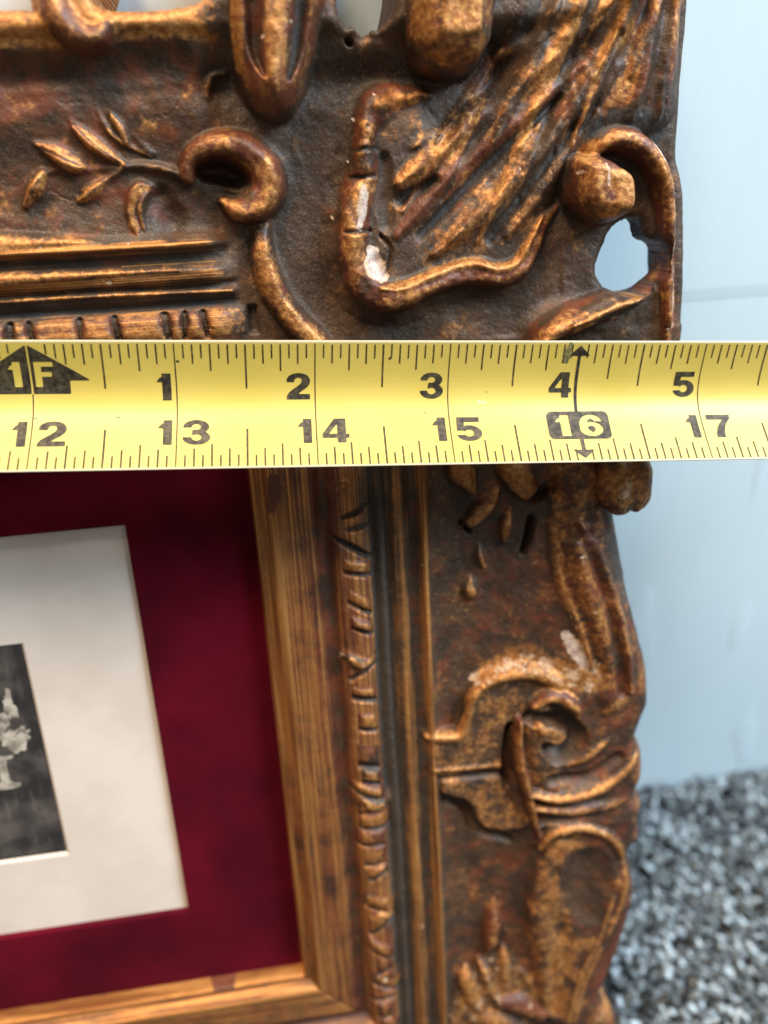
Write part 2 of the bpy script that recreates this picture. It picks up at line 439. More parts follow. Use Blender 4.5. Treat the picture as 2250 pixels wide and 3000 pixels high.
def pad(name, pts, h, depth=.3, rnd=.12, k=.02, g=.5, r=.4, du=.15, tilt=(0, 0), n=5, rough=.01, gpow=.7, ch=None, skirt=.10):
    S = cr(np.array(list(pts) + [pts[0]], float), n)[:-1]
    P = np.array([bp(x, y, h)[:2] for x, y in S]); sl = box_of(P, .12)
    if U[sl].size == 0: return
    s = poly_sdf(P, U[sl], Vv[sl]); x = 1 - np.clip(s / rnd, 0, 1)
    c = P.mean(0); sd_ = len(PARTS) * 7 + 500
    hh = h + tilt[0] * (U[sl] - c[0]) + tilt[1] * (Vv[sl] - c[1])
    new = np.where(s > -skirt, hh - depth * (1 - np.sqrt(1 - x ** 2 + 1e-9)) + np.minimum(s, 0) * 1.3 + rough * 1.5 * vnoise(U[sl], Vv[sl], 4.0, sd_, 4) + rough * vnoise(U[sl], Vv[sl], 1.8, sd_ + 2, 2), -9)
    apply(sl, new, x, name, k, g, r, du, ch, gpow)

#--CARVING--
exec_carving = True
# ---- bead rows: notches cut across the bead moulding, each bead a piece of its own
def beads(side, a0, a1, lens, d0, d1):
    p = a0; i = 0
    while p < a1:
        L = lens[i % len(lens)] * random.uniform(.85, 1.15); gap = random.uniform(.035, .07)
        sk = random.uniform(-.12, .12)
        sel = (SIDE == side) & (D > d0) & (D < d1)
        al = (Vv if side == 1 else U) + sk * (D - (d0 + d1) / 2)
        js = sel & (al > p) & (al < p + L)
        if js.any():
            e = np.minimum(al - p, p + L - al)[js]
            across = np.clip(1 - ((D[js] - (d0 + d1) / 2) / ((d1 - d0) / 2)) ** 2, 0, 1)
            H[js] += (.035 * np.clip(e / .04, 0, 1) ** .5 - .015) * across ** .4
            gilt[js] += .22 * np.clip(e / .05, 0, 1) - .05
            PARTS.append('bead'); OWN[js] = len(PARTS) - 1
        ng = sel & (al >= p + L) & (al < p + L + gap)
        if ng.any():
            H[ng] -= .055; gilt[ng] = .02; red[ng] = .15; dust_sheen[ng] = .5
        p += L + gap; i += 1
beads(0, -6.05, -2.62, [.30, .09, .10, .32, .22], .73, .93)
beads(2, -6.05, -2.62, [.30, .12, .10, .32, .22], .68, .93)
# side rail: an irregular carved ribbon of notches and little curls
def ribbon():
    rnd = random.Random(5)
    v = 1.75
    while v < 7.4:
        L = rnd.choice([.10, .13, .2, .16, .11]); gap = rnd.uniform(.03, .06); sk = rnd.uniform(-.9, .9)
        if rnd.random() < .22: v += rnd.uniform(.08, .2); continue
        dc = .80 + rnd.uniform(-.03, .05); hw = rnd.uniform(.07, .15)
        sel = (SIDE == 1) & (np.abs(D - dc) < hw) & (U > -5)
        al = Vv + sk * (D - .8)
        js = sel & (al > v) & (al < v + L)
        if js.any():
            e = np.minimum(np.minimum(al - v, v + L - al)[js], (hw - np.abs(D - dc))[js])
            bulge = np.clip(e / (L * .5), 0, 1)
            H[js] += rnd.uniform(.02, .055) * np.sqrt(np.clip(1 - (1 - bulge) ** 2, 0, 1)) - .012
            gilt[js] = rnd.uniform(.25, .75) * bulge ** .5 + .1; red[js] = rnd.uniform(.55, .95); dust_sheen[js] = .15
            PARTS.append('bead'); OWN[js] = len(PARTS) - 1
        ng = sel & (al >= v + L) & (al < v + L + gap)
        if ng.any(): H[ng] -= .035; gilt[ng] = .05; red[ng] = .3
        v += L + gap
ribbon()
# near the top it is plain, with three slanting knife cuts and the window's silvery sheen painted in as grey
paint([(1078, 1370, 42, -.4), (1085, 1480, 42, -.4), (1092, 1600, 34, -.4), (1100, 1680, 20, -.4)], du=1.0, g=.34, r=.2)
for pts in ([(1003, 1520, 5, -.4), (1040, 1506, 11, -.4), (1076, 1486, 6, -.4)], [(1015, 1556, 4, -.4), (1050, 1548, 9, -.4), (1082, 1544, 5, -.4)], [(980, 1582, 5, -.4), (1030, 1604, 12, -.4), (1088, 1640, 6, -.4)]):
    carve(pts, depth=.075, g=.0, r=.1, du=.9, pw=.9)
stroke('curl', [(985, 1440, 8, -.39), (1010, 1424, 14, -.36), (1022, 1450, 10, -.38)], depth=.07, g=.3, r=.9)
# pale worn spots on that ribbon
for (x, y) in ((1056, 1952), (1096, 2370)):
    stroke('curl', [(x - 28, y - 18, 10, -.36), (x, y, 18, -.35), (x + 26, y - 6, 10, -.37)], depth=.06, g=.8, r=.5, ch=.36, du=0)

# ---- top rail
pad('ridge_leaf', [(-500, 690), (-200, 672), (0, 680), (200, 690), (400, 716), (200, 735), (0, 768), (-300, 790), (-500, 795)], -.36, depth=.12, rnd=.08, g=.72, r=.3, rough=.006)
pad('ridge_leaf', [(-500, 805), (0, 793), (300, 785), (620, 779), (632, 795), (400, 815), (0, 852), (-500, 890)], -.35, depth=.12, rnd=.07, g=.78, r=.3, rough=.006)
stroke('ridge_leaf', [(-300, 905, 7, -.40), (0, 886, 8, -.40), (300, 868, 9, -.40), (680, 852, 6, -.41)], depth=.05, g=.6, r=.3)
# sprig of leaves and its thin stems
for pts in ([(545, 520, 12, -.42), (460, 490, 14, -.43), (370, 486, 12, -.44), (250, 500, 8, -.46)], [(380, 484, 9, -.44), (320, 520, 9, -.45), (240, 560, 7, -.46)], [(240, 500, 8, -.45), (160, 500, 7, -.46), (118, 520, 6, -.46)]):
    stroke('stem', pts, depth=.07, prof='round', g=.25, r=.3, k=.06)
for pts in ([(100, 418, 8, -.40), (150, 440, 26, -.36), (205, 478, 24, -.36), (245, 488, 8, -.40)],
            [(198, 340, 6, -.42), (235, 385, 19, -.36), (290, 432, 20, -.36), (375, 488, 7, -.42)],
            [(280, 280, 4, -.45), (300, 350, 11, -.41), (350, 410, 12, -.41), (445, 458, 5, -.44)],
            [(328, 335, 12, -.39), (352, 370, 20, -.37), (372, 415, 12, -.40)],
            [(122, 508, 14, -.38), (100, 550, 22, -.36), (72, 602, 9, -.40)],
            [(310, 528, 7, -.42), (270, 562, 19, -.37), (232, 588, 10, -.40)],
            [(395, 395, 16, -.42), (425, 430, 20, -.41), (455, 450, 8, -.44)]):
    stroke('leaf', [(x, y, w * 1.25, h - .01) for x, y, w, h in pts], depth=.12, prof='side', g=.66, r=.62, gpow=.35, k=.07, rough=.018)
stroke('leaf', [(450, 552, 12, -.42), (405, 560, 30, -.36), (390, 615, 30, -.36), (405, 670, 24, -.38), (432, 706, 8, -.42)], depth=.16, prof='cup', g=.62, r=.7)
carve([(470, 575, 40, -.45), (490, 630, 60, -.45), (500, 680, 40, -.45)], depth=.05, g=.05)
for pts in ([(118, 432, 4, -.38), (180, 462, 5, -.37), (235, 484, 3, -.4)], [(212, 362, 4, -.38), (275, 424, 5, -.37), (350, 476, 3, -.4)], [(112, 528, 4, -.38), (88, 575, 4, -.38)], [(295, 545, 3, -.4), (250, 576, 4, -.38)], [(420, 562, 5, -.38), (396, 612, 6, -.37), (412, 680, 4, -.39)]):
    carve(pts, depth=.022, g=.1, r=.5)
# outer rim of the top rail
stroke('rim', [(-900, 60, 34, -.30), (-200, 52, 34, -.30), (110, 50, 30, -.30)], depth=.14, g=.95, r=.2, prof='round')
stroke('rim', [(-900, 150, 18, -.36), (-200, 148, 18, -.36), (40, 152, 18, -.37), (170, 165, 12, -.40)], depth=.10, g=.8, r=.3)
stroke('scroll', [(140, -90, 62, -.16), (150, 10, 66, -.13), (205, 85, 60, -.12), (275, 98, 48, -.14), (315, 60, 40, -.18)], depth=.36, g=.30, r=1.0, prof='round')
stroke('rim', [(300, 60, 26, -.24), (400, 62, 34, -.24), (500, 48, 32, -.25), (590, 20, 30, -.28), (650, -40, 30, -.3)], depth=.18, g=.85, r=.25)
paint([(-100, 300, 80, -.5), (40, 290, 70, -.5), (140, 310, 40, -.5)], r=.85, g=.12, du=.1)
carve([(-300, 230, 60, -.5), (150, 215, 55, -.5), (520, 185, 60, -.5)], depth=.05, g=.03)
# tongue hanging at the top
pad('tongue', [(640, -260), (648, 0), (668, 120), (695, 215), (735, 292), (800, 338), (855, 322), (893, 262), (925, 165), (955, 60), (985, -60), (990, -260)], .0, depth=.46, rnd=.30, g=.46, r=.9, tilt=(0, .0), rough=.012)
carve([(748, -200, 34, -.02), (742, 20, 34, -.02), (752, 140, 26, -.02), (775, 215, 8, -.05)], depth=.13, g=.10, r=.5, du=.5)
carve([(905, -200, 30, -.05), (880, 40, 30, -.04), (862, 160, 24, -.04), (845, 225, 8, -.05)], depth=.11, g=.12, r=.3, du=.8)
paint([(690, -60, 26, 0), (690, 60, 28, 0), (702, 180, 22, 0)], g=1.0, r=.2, du=0)
paint([(828, -60, 18, 0), (815, 60, 20, 0), (800, 150, 14, 0)], g=.95, r=.3, du=0)
paint([(770, 255, 50, 0), (830, 270, 48, 0)], r=1.0, g=.28)
stroke('leaf', [(600, 320, 10, -.46), (606, 260, 16, -.43), (622, 222, 12, -.42), (660, 215, 8, -.44)], depth=.09, g=.42, r=.3)
# curl ring under the tongue and its stem
stroke('curl', [(546, 522, 22, -.32), (556, 462, 38, -.27), (622, 424, 46, -.24), (705, 430, 52, -.23), (768, 488, 58, -.22), (784, 552, 58, -.22), (748, 604, 50, -.23), (694, 612, 36, -.26), (652, 588, 18, -.33)], depth=.26, g=.26, r=.95, gpow=.5, k=.06, prof='bevel2', rough=.02)
carve([(600, 500, 34, -.4), (650, 500, 42, -.4), (690, 520, 36, -.4)], depth=.15, g=.03, r=.2)
bulge(None, [(690, 552, 40, -.4), (720, 560, 36, -.4)], .05, 'soft', g=.2, r=.3, du=.5)
stroke('stem', [(775, 655, 26, -.40), (765, 700, 36, -.36), (775, 780, 42, -.33), (808, 870, 44, -.32), (865, 950, 44, -.32), (950, 1040, 42, -.33), (1010, 1150, 36, -.36)], depth=.17, g=.48, r=.5, prof='bevel2', gpow=.3, rough=.02)
carve([(520, 650, 60, -.5), (600, 640, 80, -.5), (660, 700, 50, -.5)], depth=.05, g=.04)

# ---- corner: knob, cartouche ridge, shell flutes
pad('shell', [(1175, 560), (1215, 450), (1330, 330), (1470, 230), (1500, 60), (1560, -120), (1800, -260), (2010, -200), (2000, 60), (1985, 330), (1880, 400), (1740, 440), (1660, 540), (1590, 650), (1480, 730), (1330, 760), (1210, 730), (1165, 660)], -.33, depth=.16, rnd=.30, k=.06, g=.16, r=.35, du=.4, tilt=(.05, -.02), rough=.02, gpow=.1)
pad('cartouche_pan', [(1240, 300), (1130, 320), (1085, 400), (1075, 520), (1060, 650), (1060, 780), (1110, 860), (1200, 855), (1330, 800), (1470, 800), (1560, 720), (1630, 610), (1560, 600), (1400, 500), (1300, 400)], -.375, depth=.10, rnd=.18, g=.14, r=.25, du=.6, k=.06, rough=.012, gpow=.1)
SHELL = np.array([bp(x, y, -.33)[:2] for x, y in [(1175, 560), (1215, 450), (1330, 330), (1470, 230), (1500, 60), (1560, -120), (1800, -260), (2010, -200), (2000, 60), (1985, 330), (1880, 400), (1740, 440), (1660, 540), (1590, 650), (1480, 730), (1330, 760), (1210, 730), (1165, 660)]])
sl = box_of(SHELL, .05); m_ = np.clip(poly_sdf(SHELL, U[sl], Vv[sl]) / .22, 0, 1)
ac = (U[sl] + Vv[sl] * (1.0 - .10 * (U[sl] + 1.0))) * .7071; al_ = (U[sl] - Vv[sl]) * .7071
n1 = vnoise(ac + 20 + .05 * vnoise(U[sl], Vv[sl], 1.5, 71, 2), al_ * .06 + 20, 4.0, 70, 2); n2 = vnoise(ac + 30, al_ * .10 + 30, 13.0, 72, 3)
H[sl] += m_ * (.034 * (1 - 2 * np.abs(n1)) + .007 * n2)
gilt[sl] = gilt[sl] * (1 - m_) + m_ * (.30 + .55 * (1 - 3 * np.abs(n1)) * .5 + .45 * n2); red[sl] = red[sl] * (1 - m_) + m_ * (.45 + .5 * n2)
bulge('flute', [(1480, 150, 26, -.30), (1590, 95, 66, -.24), (1700, 30, 76, -.20), (1830, -70, 80, -.18)], 0.056, 'soft', g=0.56, r=.3)
bulge('flute', [(1170, 540, 26, -.38), (1262, 470, 46, -.27), (1400, 360, 58, -.20), (1530, 250, 60, -.16), (1652, 148, 54, -.15), (1770, 58, 50, -.14), (1900, -70, 46, -.14)], 0.074, 'side2', g=0.65, r=.5, gpow=.6)
bulge('flute', [(1160, 690, 18, -.42), (1240, 606, 36, -.34), (1335, 505, 42, -.29), (1430, 430, 40, -.27), (1560, 320, 34, -.28), (1700, 190, 20, -.30)], 0.046, 'ridge', g=0.20, r=.9)
bulge('flute', [(1215, 430, 16, -.38), (1285, 382, 26, -.34), (1365, 328, 16, -.36)], 0.037, 'ridge', g=0.45, r=.3)
bulge('flute', [(1270, 745, 18, -.42), (1400, 645, 36, -.36), (1493, 555, 40, -.33), (1623, 410, 40, -.29), (1740, 260, 38, -.26), (1820, 80, 38, -.24), (1870, -80, 34, -.22)], 0.062, 'side2', g=0.41, r=.45)
bulge('flute', [(1310, 700, 14, -.42), (1420, 590, 28, -.37), (1520, 490, 30, -.35), (1640, 340, 24, -.33), (1720, 220, 16, -.3)], 0.043, 'ridge', g=0.36, r=.45)
bulge('flute', [(1480, 690, 16, -.42), (1565, 590, 30, -.37), (1640, 480, 32, -.34), (1740, 340, 22, -.34)], 0.046, 'ridge', g=0.36, r=.4)
bulge('flute', [(1690, 350, 20, -.34), (1770, 200, 34, -.28), (1850, 40, 36, -.24), (1900, -80, 36, -.22)], 0.056, 'side2', g=0.32, r=.5)
bulge('flute', [(1840, 350, 20, -.34), (1885, 200, 34, -.28), (1925, 40, 36, -.25), (1950, -80, 36, -.24)], 0.050, 'ridge', g=0.18, r=.5)
bulge('flute', [(1925, 350, 16, -.34), (1945, 180, 28, -.31), (1975, 40, 30, -.28), (1995, -80, 30, -.27)], 0.043, 'ridge', g=0.13, r=.4)
paint([(1927, 90, 10, -.28), (1925, 190, 12, -.28)], r=.95, g=.2)
for pts in ([(1230, 690, 18, -.4), (1330, 590, 22, -.36), (1500, 415, 20, -.33), (1640, 285, 14, -.3)], [(1430, 700, 20, -.42), (1560, 520, 22, -.38), (1690, 330, 18, -.34), (1800, 110, 14, -.3)], [(1170, 590, 26, -.44), (1270, 530, 16, -.4)], [(1120, 470, 26, -.44), (1125, 560, 34, -.44), (1130, 660, 26, -.44)]):
    carve(pts, depth=.055, g=.04, r=.15, du=.6)
rf_ = random.Random(21)
lo_ = cr(np.array([(1185, 500), (1180, 640), (1260, 735), (1400, 745), (1520, 690), (1610, 590), (1690, 480), (1840, 400), (1960, 360)], float), 6)
hi_ = cr(np.array([(1520, 60), (1600, -60), (1680, -140), (1760, -190), (1850, -220), (1920, -230), (1960, -230), (1990, -220), (2015, -200)], float), 6)
for i in range(13):                                     # the many shallow ridges of the fan
    q = (i + .5 + rf_.uniform(-.25, .25)) / 13 * (len(lo_) - 1); j = int(q); fq = q - j
    A = lo_[j] + (lo_[min(j + 1, len(lo_) - 1)] - lo_[j]) * fq; B = hi_[j] + (hi_[min(j + 1, len(hi_) - 1)] - hi_[j]) * fq
    t0 = rf_.uniform(.0, .35); t1 = rf_.uniform(.75, 1.0); pts = []; bw_ = rf_.uniform(12, 22); ww = rf_.uniform(18, 30)
    for t in np.linspace(t0, t1, 5):
        X = A + (B - A) * t; bow = math.sin(t * 3.1416) * bw_
        pts.append((X[0] + bow * .7, X[1] + bow * .7, 3 + ww * math.sin((t - t0) / (t1 - t0) * 2.7 + .2), -.36 + .14 * t))
    if i % 3 == 2: carve(pts, depth=.03, g=.06, r=.3)
    else: bulge('flute' if i % 2 else None, pts, rf_.uniform(.018, .034), 'soft', g=rf_.choice([.25, .5, .65, .75]) * (1 - .5 * (i > 8)), r=rf_.uniform(.3, .7), wob=.07)
RIDGE = [(1258, 280, 14, -.42), (1200, 292, 42, -.36), (1125, 304, 56, -.33), (1082, 350, 40, -.31), (1072, 420, 34, -.30), (1074, 480, 44, -.27), (1064, 545, 50, -.25), (1050, 615, 48, -.24), (1043, 690, 44, -.24), (1048, 762, 46, -.23), (1076, 836, 46, -.22), (1130, 872, 44, -.22), (1195, 862, 42, -.24), (1250, 834, 40, -.26), (1330, 806, 40, -.27), (1400, 796, 42, -.27), (1470, 806, 40, -.27), (1530, 782, 36, -.29), (1565, 720, 32, -.31), (1592, 655, 26, -.34), (1634, 604, 12, -.38)]
stroke('cartouche_ridge', [(x, y, w * 1.08, h - .035) for x, y, w, h in RIDGE], depth=.16, prof='bevel', k=.09, g=.30, r=.75, gpow=.25, n=8, rough=.030)
bulge('cartouche_edge', [(1120, 845, 10, -.22), (1185, 842, 16, -.23), (1250, 814, 18, -.25), (1330, 784, 18, -.26), (1400, 772, 18, -.26), (1466, 786, 18, -.26), (1520, 768, 16, -.28), (1556, 712, 14, -.3), (1590, 640, 10, -.34)], .035, 'soft', g=.92, r=.2, du=0)
bulge('cartouche_edge', [(1250, 275, 10, -.36), (1180, 290, 26, -.33), (1110, 310, 22, -.32)], .03, 'soft', g=.62, r=.2, du=.2)
for (x, y, w, am) in ((1078, 395, 30, .03), (1072, 470, 34, .045), (1058, 585, 36, .03), (1046, 720, 34, .02)): bulge(None, [(x, y - 26, w, -.27), (x, y + 26, w, -.27)], am, 'soft', g=.5, r=.6)
carve([(1015, 682, 6, -.24), (1092, 676, 7, -.24)], depth=.05, g=0, r=0)
carve([(1030, 520, 7, -.26), (1104, 512, 7, -.26)], depth=.045, g=0, r=0)
carve([(1040, 438, 7, -.28), (1104, 432, 7, -.28)], depth=.04, g=0, r=.2)
carve([(1120, 690, 6, -.3), (1150, 730, 6, -.3), (1142, 800, 6, -.24), (1120, 835, 5, -.24)], depth=.06, g=0, r=0)
carve([(1112, 770, 30, -.24), (1120, 800, 26, -.24)], depth=.03)
paint([(1098, 742, 36, -.26), (1104, 788, 48, -.26), (1128, 814, 28, -.26)], ch=1.1)
paint([(1068, 548, 18, -.25), (1070, 600, 34, -.25), (1056, 665, 24, -.25)], ch=.75, r=.8)
for (x, y, s_) in ((1034, 345, 7), (973, 634, 5), (1092, 275, 5), (1020, 470, 6)): paint([(x, y, s_, -.4), (x + 3, y + 6, s_, -.4)], ch=1.0)
pad('knob', [(1205, -140), (1208, 20), (1222, 120), (1270, 180), (1350, 196), (1420, 180), (1462, 120), (1482, 20), (1480, -140)], .06, depth=.50, rnd=.20, g=.34, r=.95, rough=.012, skirt=.02)
pad('knob_face', [(1290, -160), (1288, 60), (1305, 100), (1360, 108), (1412, 92), (1422, 40), (1424, -160)], .075, depth=.05, rnd=.05, g=1.0, r=.2, du=0, rough=.012)
paint([(1240, -60, 34, .04), (1240, 50, 30, .04), (1262, 110, 16, .02)], g=.85, r=.4)
paint([(1480, 60, 16, -.1), (1500, 120, 22, -.3), (1530, 60, 26, -.4), (1550, 10, 26, -.4)], du=1.2, g=.1)
carve([(1010, 128, 8, -.5), (1020, 136, 9, -.5)], depth=.12, g=0)

# ---- curled scroll on the right edge, with its pierced hole
stroke('scroll', [(1740, 462, 36, -.22), (1790, 412, 44, -.15), (1862, 400, 48, -.13), (1925, 440, 46, -.14), (1965, 510, 40, -.17), (1980, 600, 36, -.20), (1982, 700, 34, -.22), (1980, 800, 32, -.25), (1975, 900, 30, -.28), (1968, 1000, 28, -.32), (1955, 1120, 26, -.36)], depth=.46, g=.28, r=.95, gpow=.5, n=7, prof='bevel', rough=.018)
pad('knob', [(1702, 480), (1718, 452), (1770, 440), (1830, 462), (1872, 505), (1878, 580), (1866, 632), (1820, 656), (1775, 652), (1722, 615), (1704, 560)], .0, depth=.42, rnd=.13, g=.40, r=1.0, rough=.008, skirt=.015)
pad('knob_face', [(1782, 500), (1800, 560), (1790, 600), (1830, 622), (1868, 600), (1868, 520), (1830, 488)], .012, depth=.10, rnd=.05, g=.85, r=.2, du=.1, rough=.010, skirt=.0)
paint([(1722, 460, 24, -.1), (1770, 425, 26, -.1), (1830, 392, 18, -.1)], g=1.0, r=.3)
paint([(1783, 480, 9, 0), (1785, 540, 9, 0)], ch=.75)
paint([(1936, 418, 16, -.16), (1974, 478, 24, -.2), (1994, 535, 22, -.24)], ch=.85)
paint([(1988, 560, 18, -.24), (1988, 700, 16, -.26), (1990, 850, 16, -.3), (1985, 960, 16, -.3)], ch=.52, r=.9)
stroke('ribbon_leaf', [(1950, 800, 22, -.22), (1915, 845, 34, -.19), (1860, 880, 42, -.17), (1770, 918, 46, -.15), (1690, 952, 44, -.13), (1625, 985, 34, -.12), (1590, 1020, 22, -.16)], depth=.30, prof='round', g=.48, r=.85, gpow=.5)
stroke('ribbon_leaf', [(1948, 815, 8, -.19), (1890, 868, 12, -.15), (1790, 912, 12, -.12), (1690, 958, 8, -.11)], depth=.05, g=.95, r=.2)
carve([(1940, 850, 10, -.2), (1880, 905, 12, -.2), (1790, 950, 10, -.2)], depth=.05, g=.1, r=.9)
paint([(1800, 955, 12, -.18), (1850, 930, 14, -.2), (1885, 900, 8, -.2)], ch=.55, r=1.0)
paint([(1730, 380, 40, -.4), (1800, 350, 40, -.4), (1880, 350, 36, -.4), (1950, 390, 24, -.4)], du=1.3, g=.1, r=0)

# ---- side rail, below the tape
stroke('leaf', [(1320, 1290, 16, -.34), (1348, 1360, 40, -.26), (1368, 1405, 42, -.25), (1392, 1446, 16, -.32)], depth=.22, g=.72, r=.8)
stroke('leaf', [(1465, 1300, 16, -.34), (1500, 1380, 36, -.26), (1545, 1430, 46, -.24), (1572, 1472, 22, -.29)], depth=.22, g=1.0, r=.6, gpow=.4)
stroke('leaf', [(1465, 1440, 10, -.38), (1440, 1490, 24, -.32), (1400, 1525, 26, -.32), (1368, 1556, 8, -.38)], depth=.16, g=.58, r=.7, prof='cup')
stroke('leaf', [(1496, 1490, 10, -.40), (1490, 1548, 20, -.34), (1480, 1590, 10, -.39)], depth=.12, g=.5, r=.8)
stroke('leaf', [(1405, 1600, 5, -.44), (1410, 1636, 13, -.41), (1420, 1664, 6, -.44)], depth=.07, g=.5, r=.5)
stroke('berry', [(1379, 1690, 4, -.45), (1383, 1730, 24, -.40), (1385, 1744, 24, -.40)], depth=.09, g=.75, r=.3)
carve([(1560, 1460, 22, -.4), (1608, 1430, 26, -.4), (1640, 1390, 30, -.4)], depth=.14, g=.02, r=.2)
carve([(1556, 1520, 11, -.4), (1548, 1570, 13, -.4), (1532, 1622, 7, -.4)], depth=.16, g=0, r=0)
carve([(1360, 1540, 10, -.4), (1380, 1568, 9, -.4)], depth=.10, g=0, r=0)
# the long outer leaf
pad('acanthus', [(1630, 1330), (1648, 1470), (1640, 1560), (1648, 1680), (1682, 1800), (1716, 1900), (1742, 1985), (1735, 2060), (1760, 2130), (1830, 2120), (1888, 2060), (1896, 1970), (1872, 1850), (1840, 1750), (1815, 1620), (1800, 1500), (1770, 1380), (1740, 1300)], -.20, depth=.34, rnd=.20, g=.40, r=.55, tilt=(-.10, 0), rough=.012, gpow=.4, k=.05)
carve([(1715, 1560, 20, -.24), (1772, 1740, 26, -.24), (1812, 1900, 26, -.24), (1822, 2030, 20, -.24)], depth=.045, g=.08, r=.5)
bulge('acanthus_vein', [(1700, 1533, 16, -.20), (1765, 1660, 26, -.19), (1810, 1784, 28, -.20), (1838, 1900, 24, -.21), (1850, 2025, 16, -.24)], .05, 'soft', g=.30, r=.6)
bulge('acanthus_vein', [(1644, 1380, 20, -.22), (1650, 1500, 30, -.20), (1640, 1640, 22, -.24), (1668, 1750, 22, -.22), (1712, 1861, 20, -.21), (1740, 1960, 14, -.21)], .055, 'side', g=.55, r=.55)
bulge('acanthus_vein', [(1690, 1600, 20, -.2), (1725, 1730, 30, -.2), (1765, 1860, 30, -.2), (1785, 1960, 18, -.2)], .03, 'soft', g=.42, r=.6)
paint([(1655, 1740, 5, -.2), (1680, 1810, 6, -.2), (1702, 1862, 6, -.2)], ch=.5)
paint([(1668, 1872, 32, -.24), (1698, 1922, 36, -.22), (1726, 1978, 22, -.22)], ch=.95)
paint([(1790, 1570, 34, -.3), (1815, 1680, 30, -.3), (1832, 1760, 16, -.3)], du=1.2, g=.15, r=.1)  # grey side: cool window light painted into the colour
paint([(1700, 1985, 40, -.25), (1745, 2010, 34, -.25), (1760, 1960, 24, -.2)], ch=.36, g=.6, du=.6)
# rolled end of the leaf by the tape
stroke('scroll', [(1700, 1290, 40, -.16), (1740, 1390, 56, -.14), (1760, 1450, 54, -.16), (1770, 1490, 34, -.22)], depth=.34, g=.35, r=.9)
paint([(1790, 1370, 22, -.06), (1815, 1420, 26, -.05), (1830, 1470, 16, -.06)], ch=.40, g=.5, du=.5)  # grey-white window reflection painted onto the rolled end
paint([(1885, 1370, 10, -.1), (1890, 1440, 12, -.1)], ch=.66)
# raised wavy step and its gold edge
pad('step_panel', [(1262, 2160), (1352, 2158), (1372, 2100), (1392, 2040), (1470, 1990), (1557, 1972), (1640, 2005), (1700, 2060), (1690, 2110), (1600, 2080), (1530, 2110), (1505, 2180), (1500, 2252), (1400, 2268), (1262, 2276)], -.36, depth=.10, rnd=.06, g=.30, r=.35, rough=.010, gpow=.2, du=.3)
stroke('step_edge', [(1258, 2172, 18, -.32), (1310, 2174, 22, -.31), (1356, 2166, 20, -.31), (1376, 2110, 18, -.31), (1394, 2048, 20, -.31), (1462, 2000, 24, -.30), (1557, 1982, 30, -.28), (1634, 2008, 34, -.26), (1690, 2050, 36, -.25), (1735, 2040, 30, -.25), (1756, 1985, 20, -.25)], depth=.16, g=1.0, r=.25, gpow=.35, du=0, k=.03)
paint([(1400, 2010, 30, -.32), (1470, 1970, 44, -.32), (1560, 1948, 60, -.3), (1650, 1975, 66, -.28), (1720, 2010, 50, -.26), (1752, 1950, 34, -.24)], ch=.50, g=.7, du=.3, r=.3)  # broad pale band: warm lamp's reflection painted over the worn gilding
stroke('step_edge', [(1275, 2262, 7, -.34), (1370, 2256, 8, -.33), (1470, 2245, 6, -.34)], depth=.05, g=.85, r=.3)
pad('step_panel', [(1290, 2285), (1470, 2272), (1490, 2330), (1560, 2420), (1500, 2440), (1410, 2428), (1372, 2360), (1292, 2330)], -.37, depth=.09, rnd=.06, g=.34, r=.3, rough=.010, gpow=.2, du=.3)
carve([(1300, 2345, 14, -.44), (1362, 2372, 22, -.44), (1400, 2436, 22, -.44), (1490, 2460, 18, -.44)], depth=.05, g=.02, r=.1)
carve([(1498, 2130, 22, -.4), (1490, 2220, 23, -.4), (1484, 2306, 13, -.4)], depth=.42, g=0, r=0, pw=.8)
# centre scroll: eye, curling rim, stacked ribs
pad('scroll', [(1525, 2130), (1560, 2060), (1640, 2050), (1740, 2090), (1830, 2120), (1872, 2180), (1878, 2250), (1850, 2320), (1750, 2350), (1640, 2362), (1560, 2345), (1530, 2260)], -.28, depth=.26, rnd=.20, g=.28, r=.4, rough=.010, k=.03, gpow=.3)
stroke('scroll', [(1572, 2080, 16, -.24), (1630, 2058, 26, -.19), (1690, 2080, 24, -.19), (1700, 2110, 14, -.24)], depth=.16, g=.5, r=.85)
carve([(1560, 2110, 26, -.3), (1640, 2110, 34, -.3), (1690, 2160, 36, -.3), (1640, 2210, 34, -.3), (1600, 2190, 20, -.3)], depth=.16, g=.03, r=.2, du=.5)
stroke('scroll_eye', [(1585, 2135, 18, -.26), (1596, 2155, 22, -.24)], depth=.16, g=.75, r=.4)
stroke('scroll', [(1532, 2130, 14, -.22), (1530, 2200, 18, -.19), (1538, 2270, 20, -.19), (1556, 2340, 20, -.20), (1575, 2420, 18, -.22), (1588, 2480, 14, -.26)], depth=.30, g=.36, r=1.0)
stroke('rib', [(1650, 2252, 10, -.25), (1715, 2234, 18, -.21), (1760, 2200, 18, -.20), (1795, 2162, 10, -.24)], depth=.14, g=.75, r=.5)
stroke('rib', [(1556, 2338, 14, -.22), (1640, 2355, 20, -.18), (1742, 2335, 22, -.17), (1820, 2290, 22, -.18), (1876, 2225, 20, -.22)], depth=.18, g=.80, r=.4, gpow=.5)
carve([(1620, 2290, 26, -.26), (1720, 2280, 28, -.26), (1810, 2220, 24, -.26)], depth=.05, g=.05, du=.5)
stroke('rib', [(1560, 2378, 14, -.24), (1660, 2388, 20, -.20), (1780, 2372, 22, -.20), (1868, 2332, 20, -.24)], depth=.16, g=.40, r=.5, gpow=.5)
stroke('rib', [(1580, 2430, 12, -.28), (1690, 2412, 20, -.25), (1790, 2412, 22, -.25), (1860, 2400, 22, -.28)], depth=.14, g=.14, r=.3, du=.5)
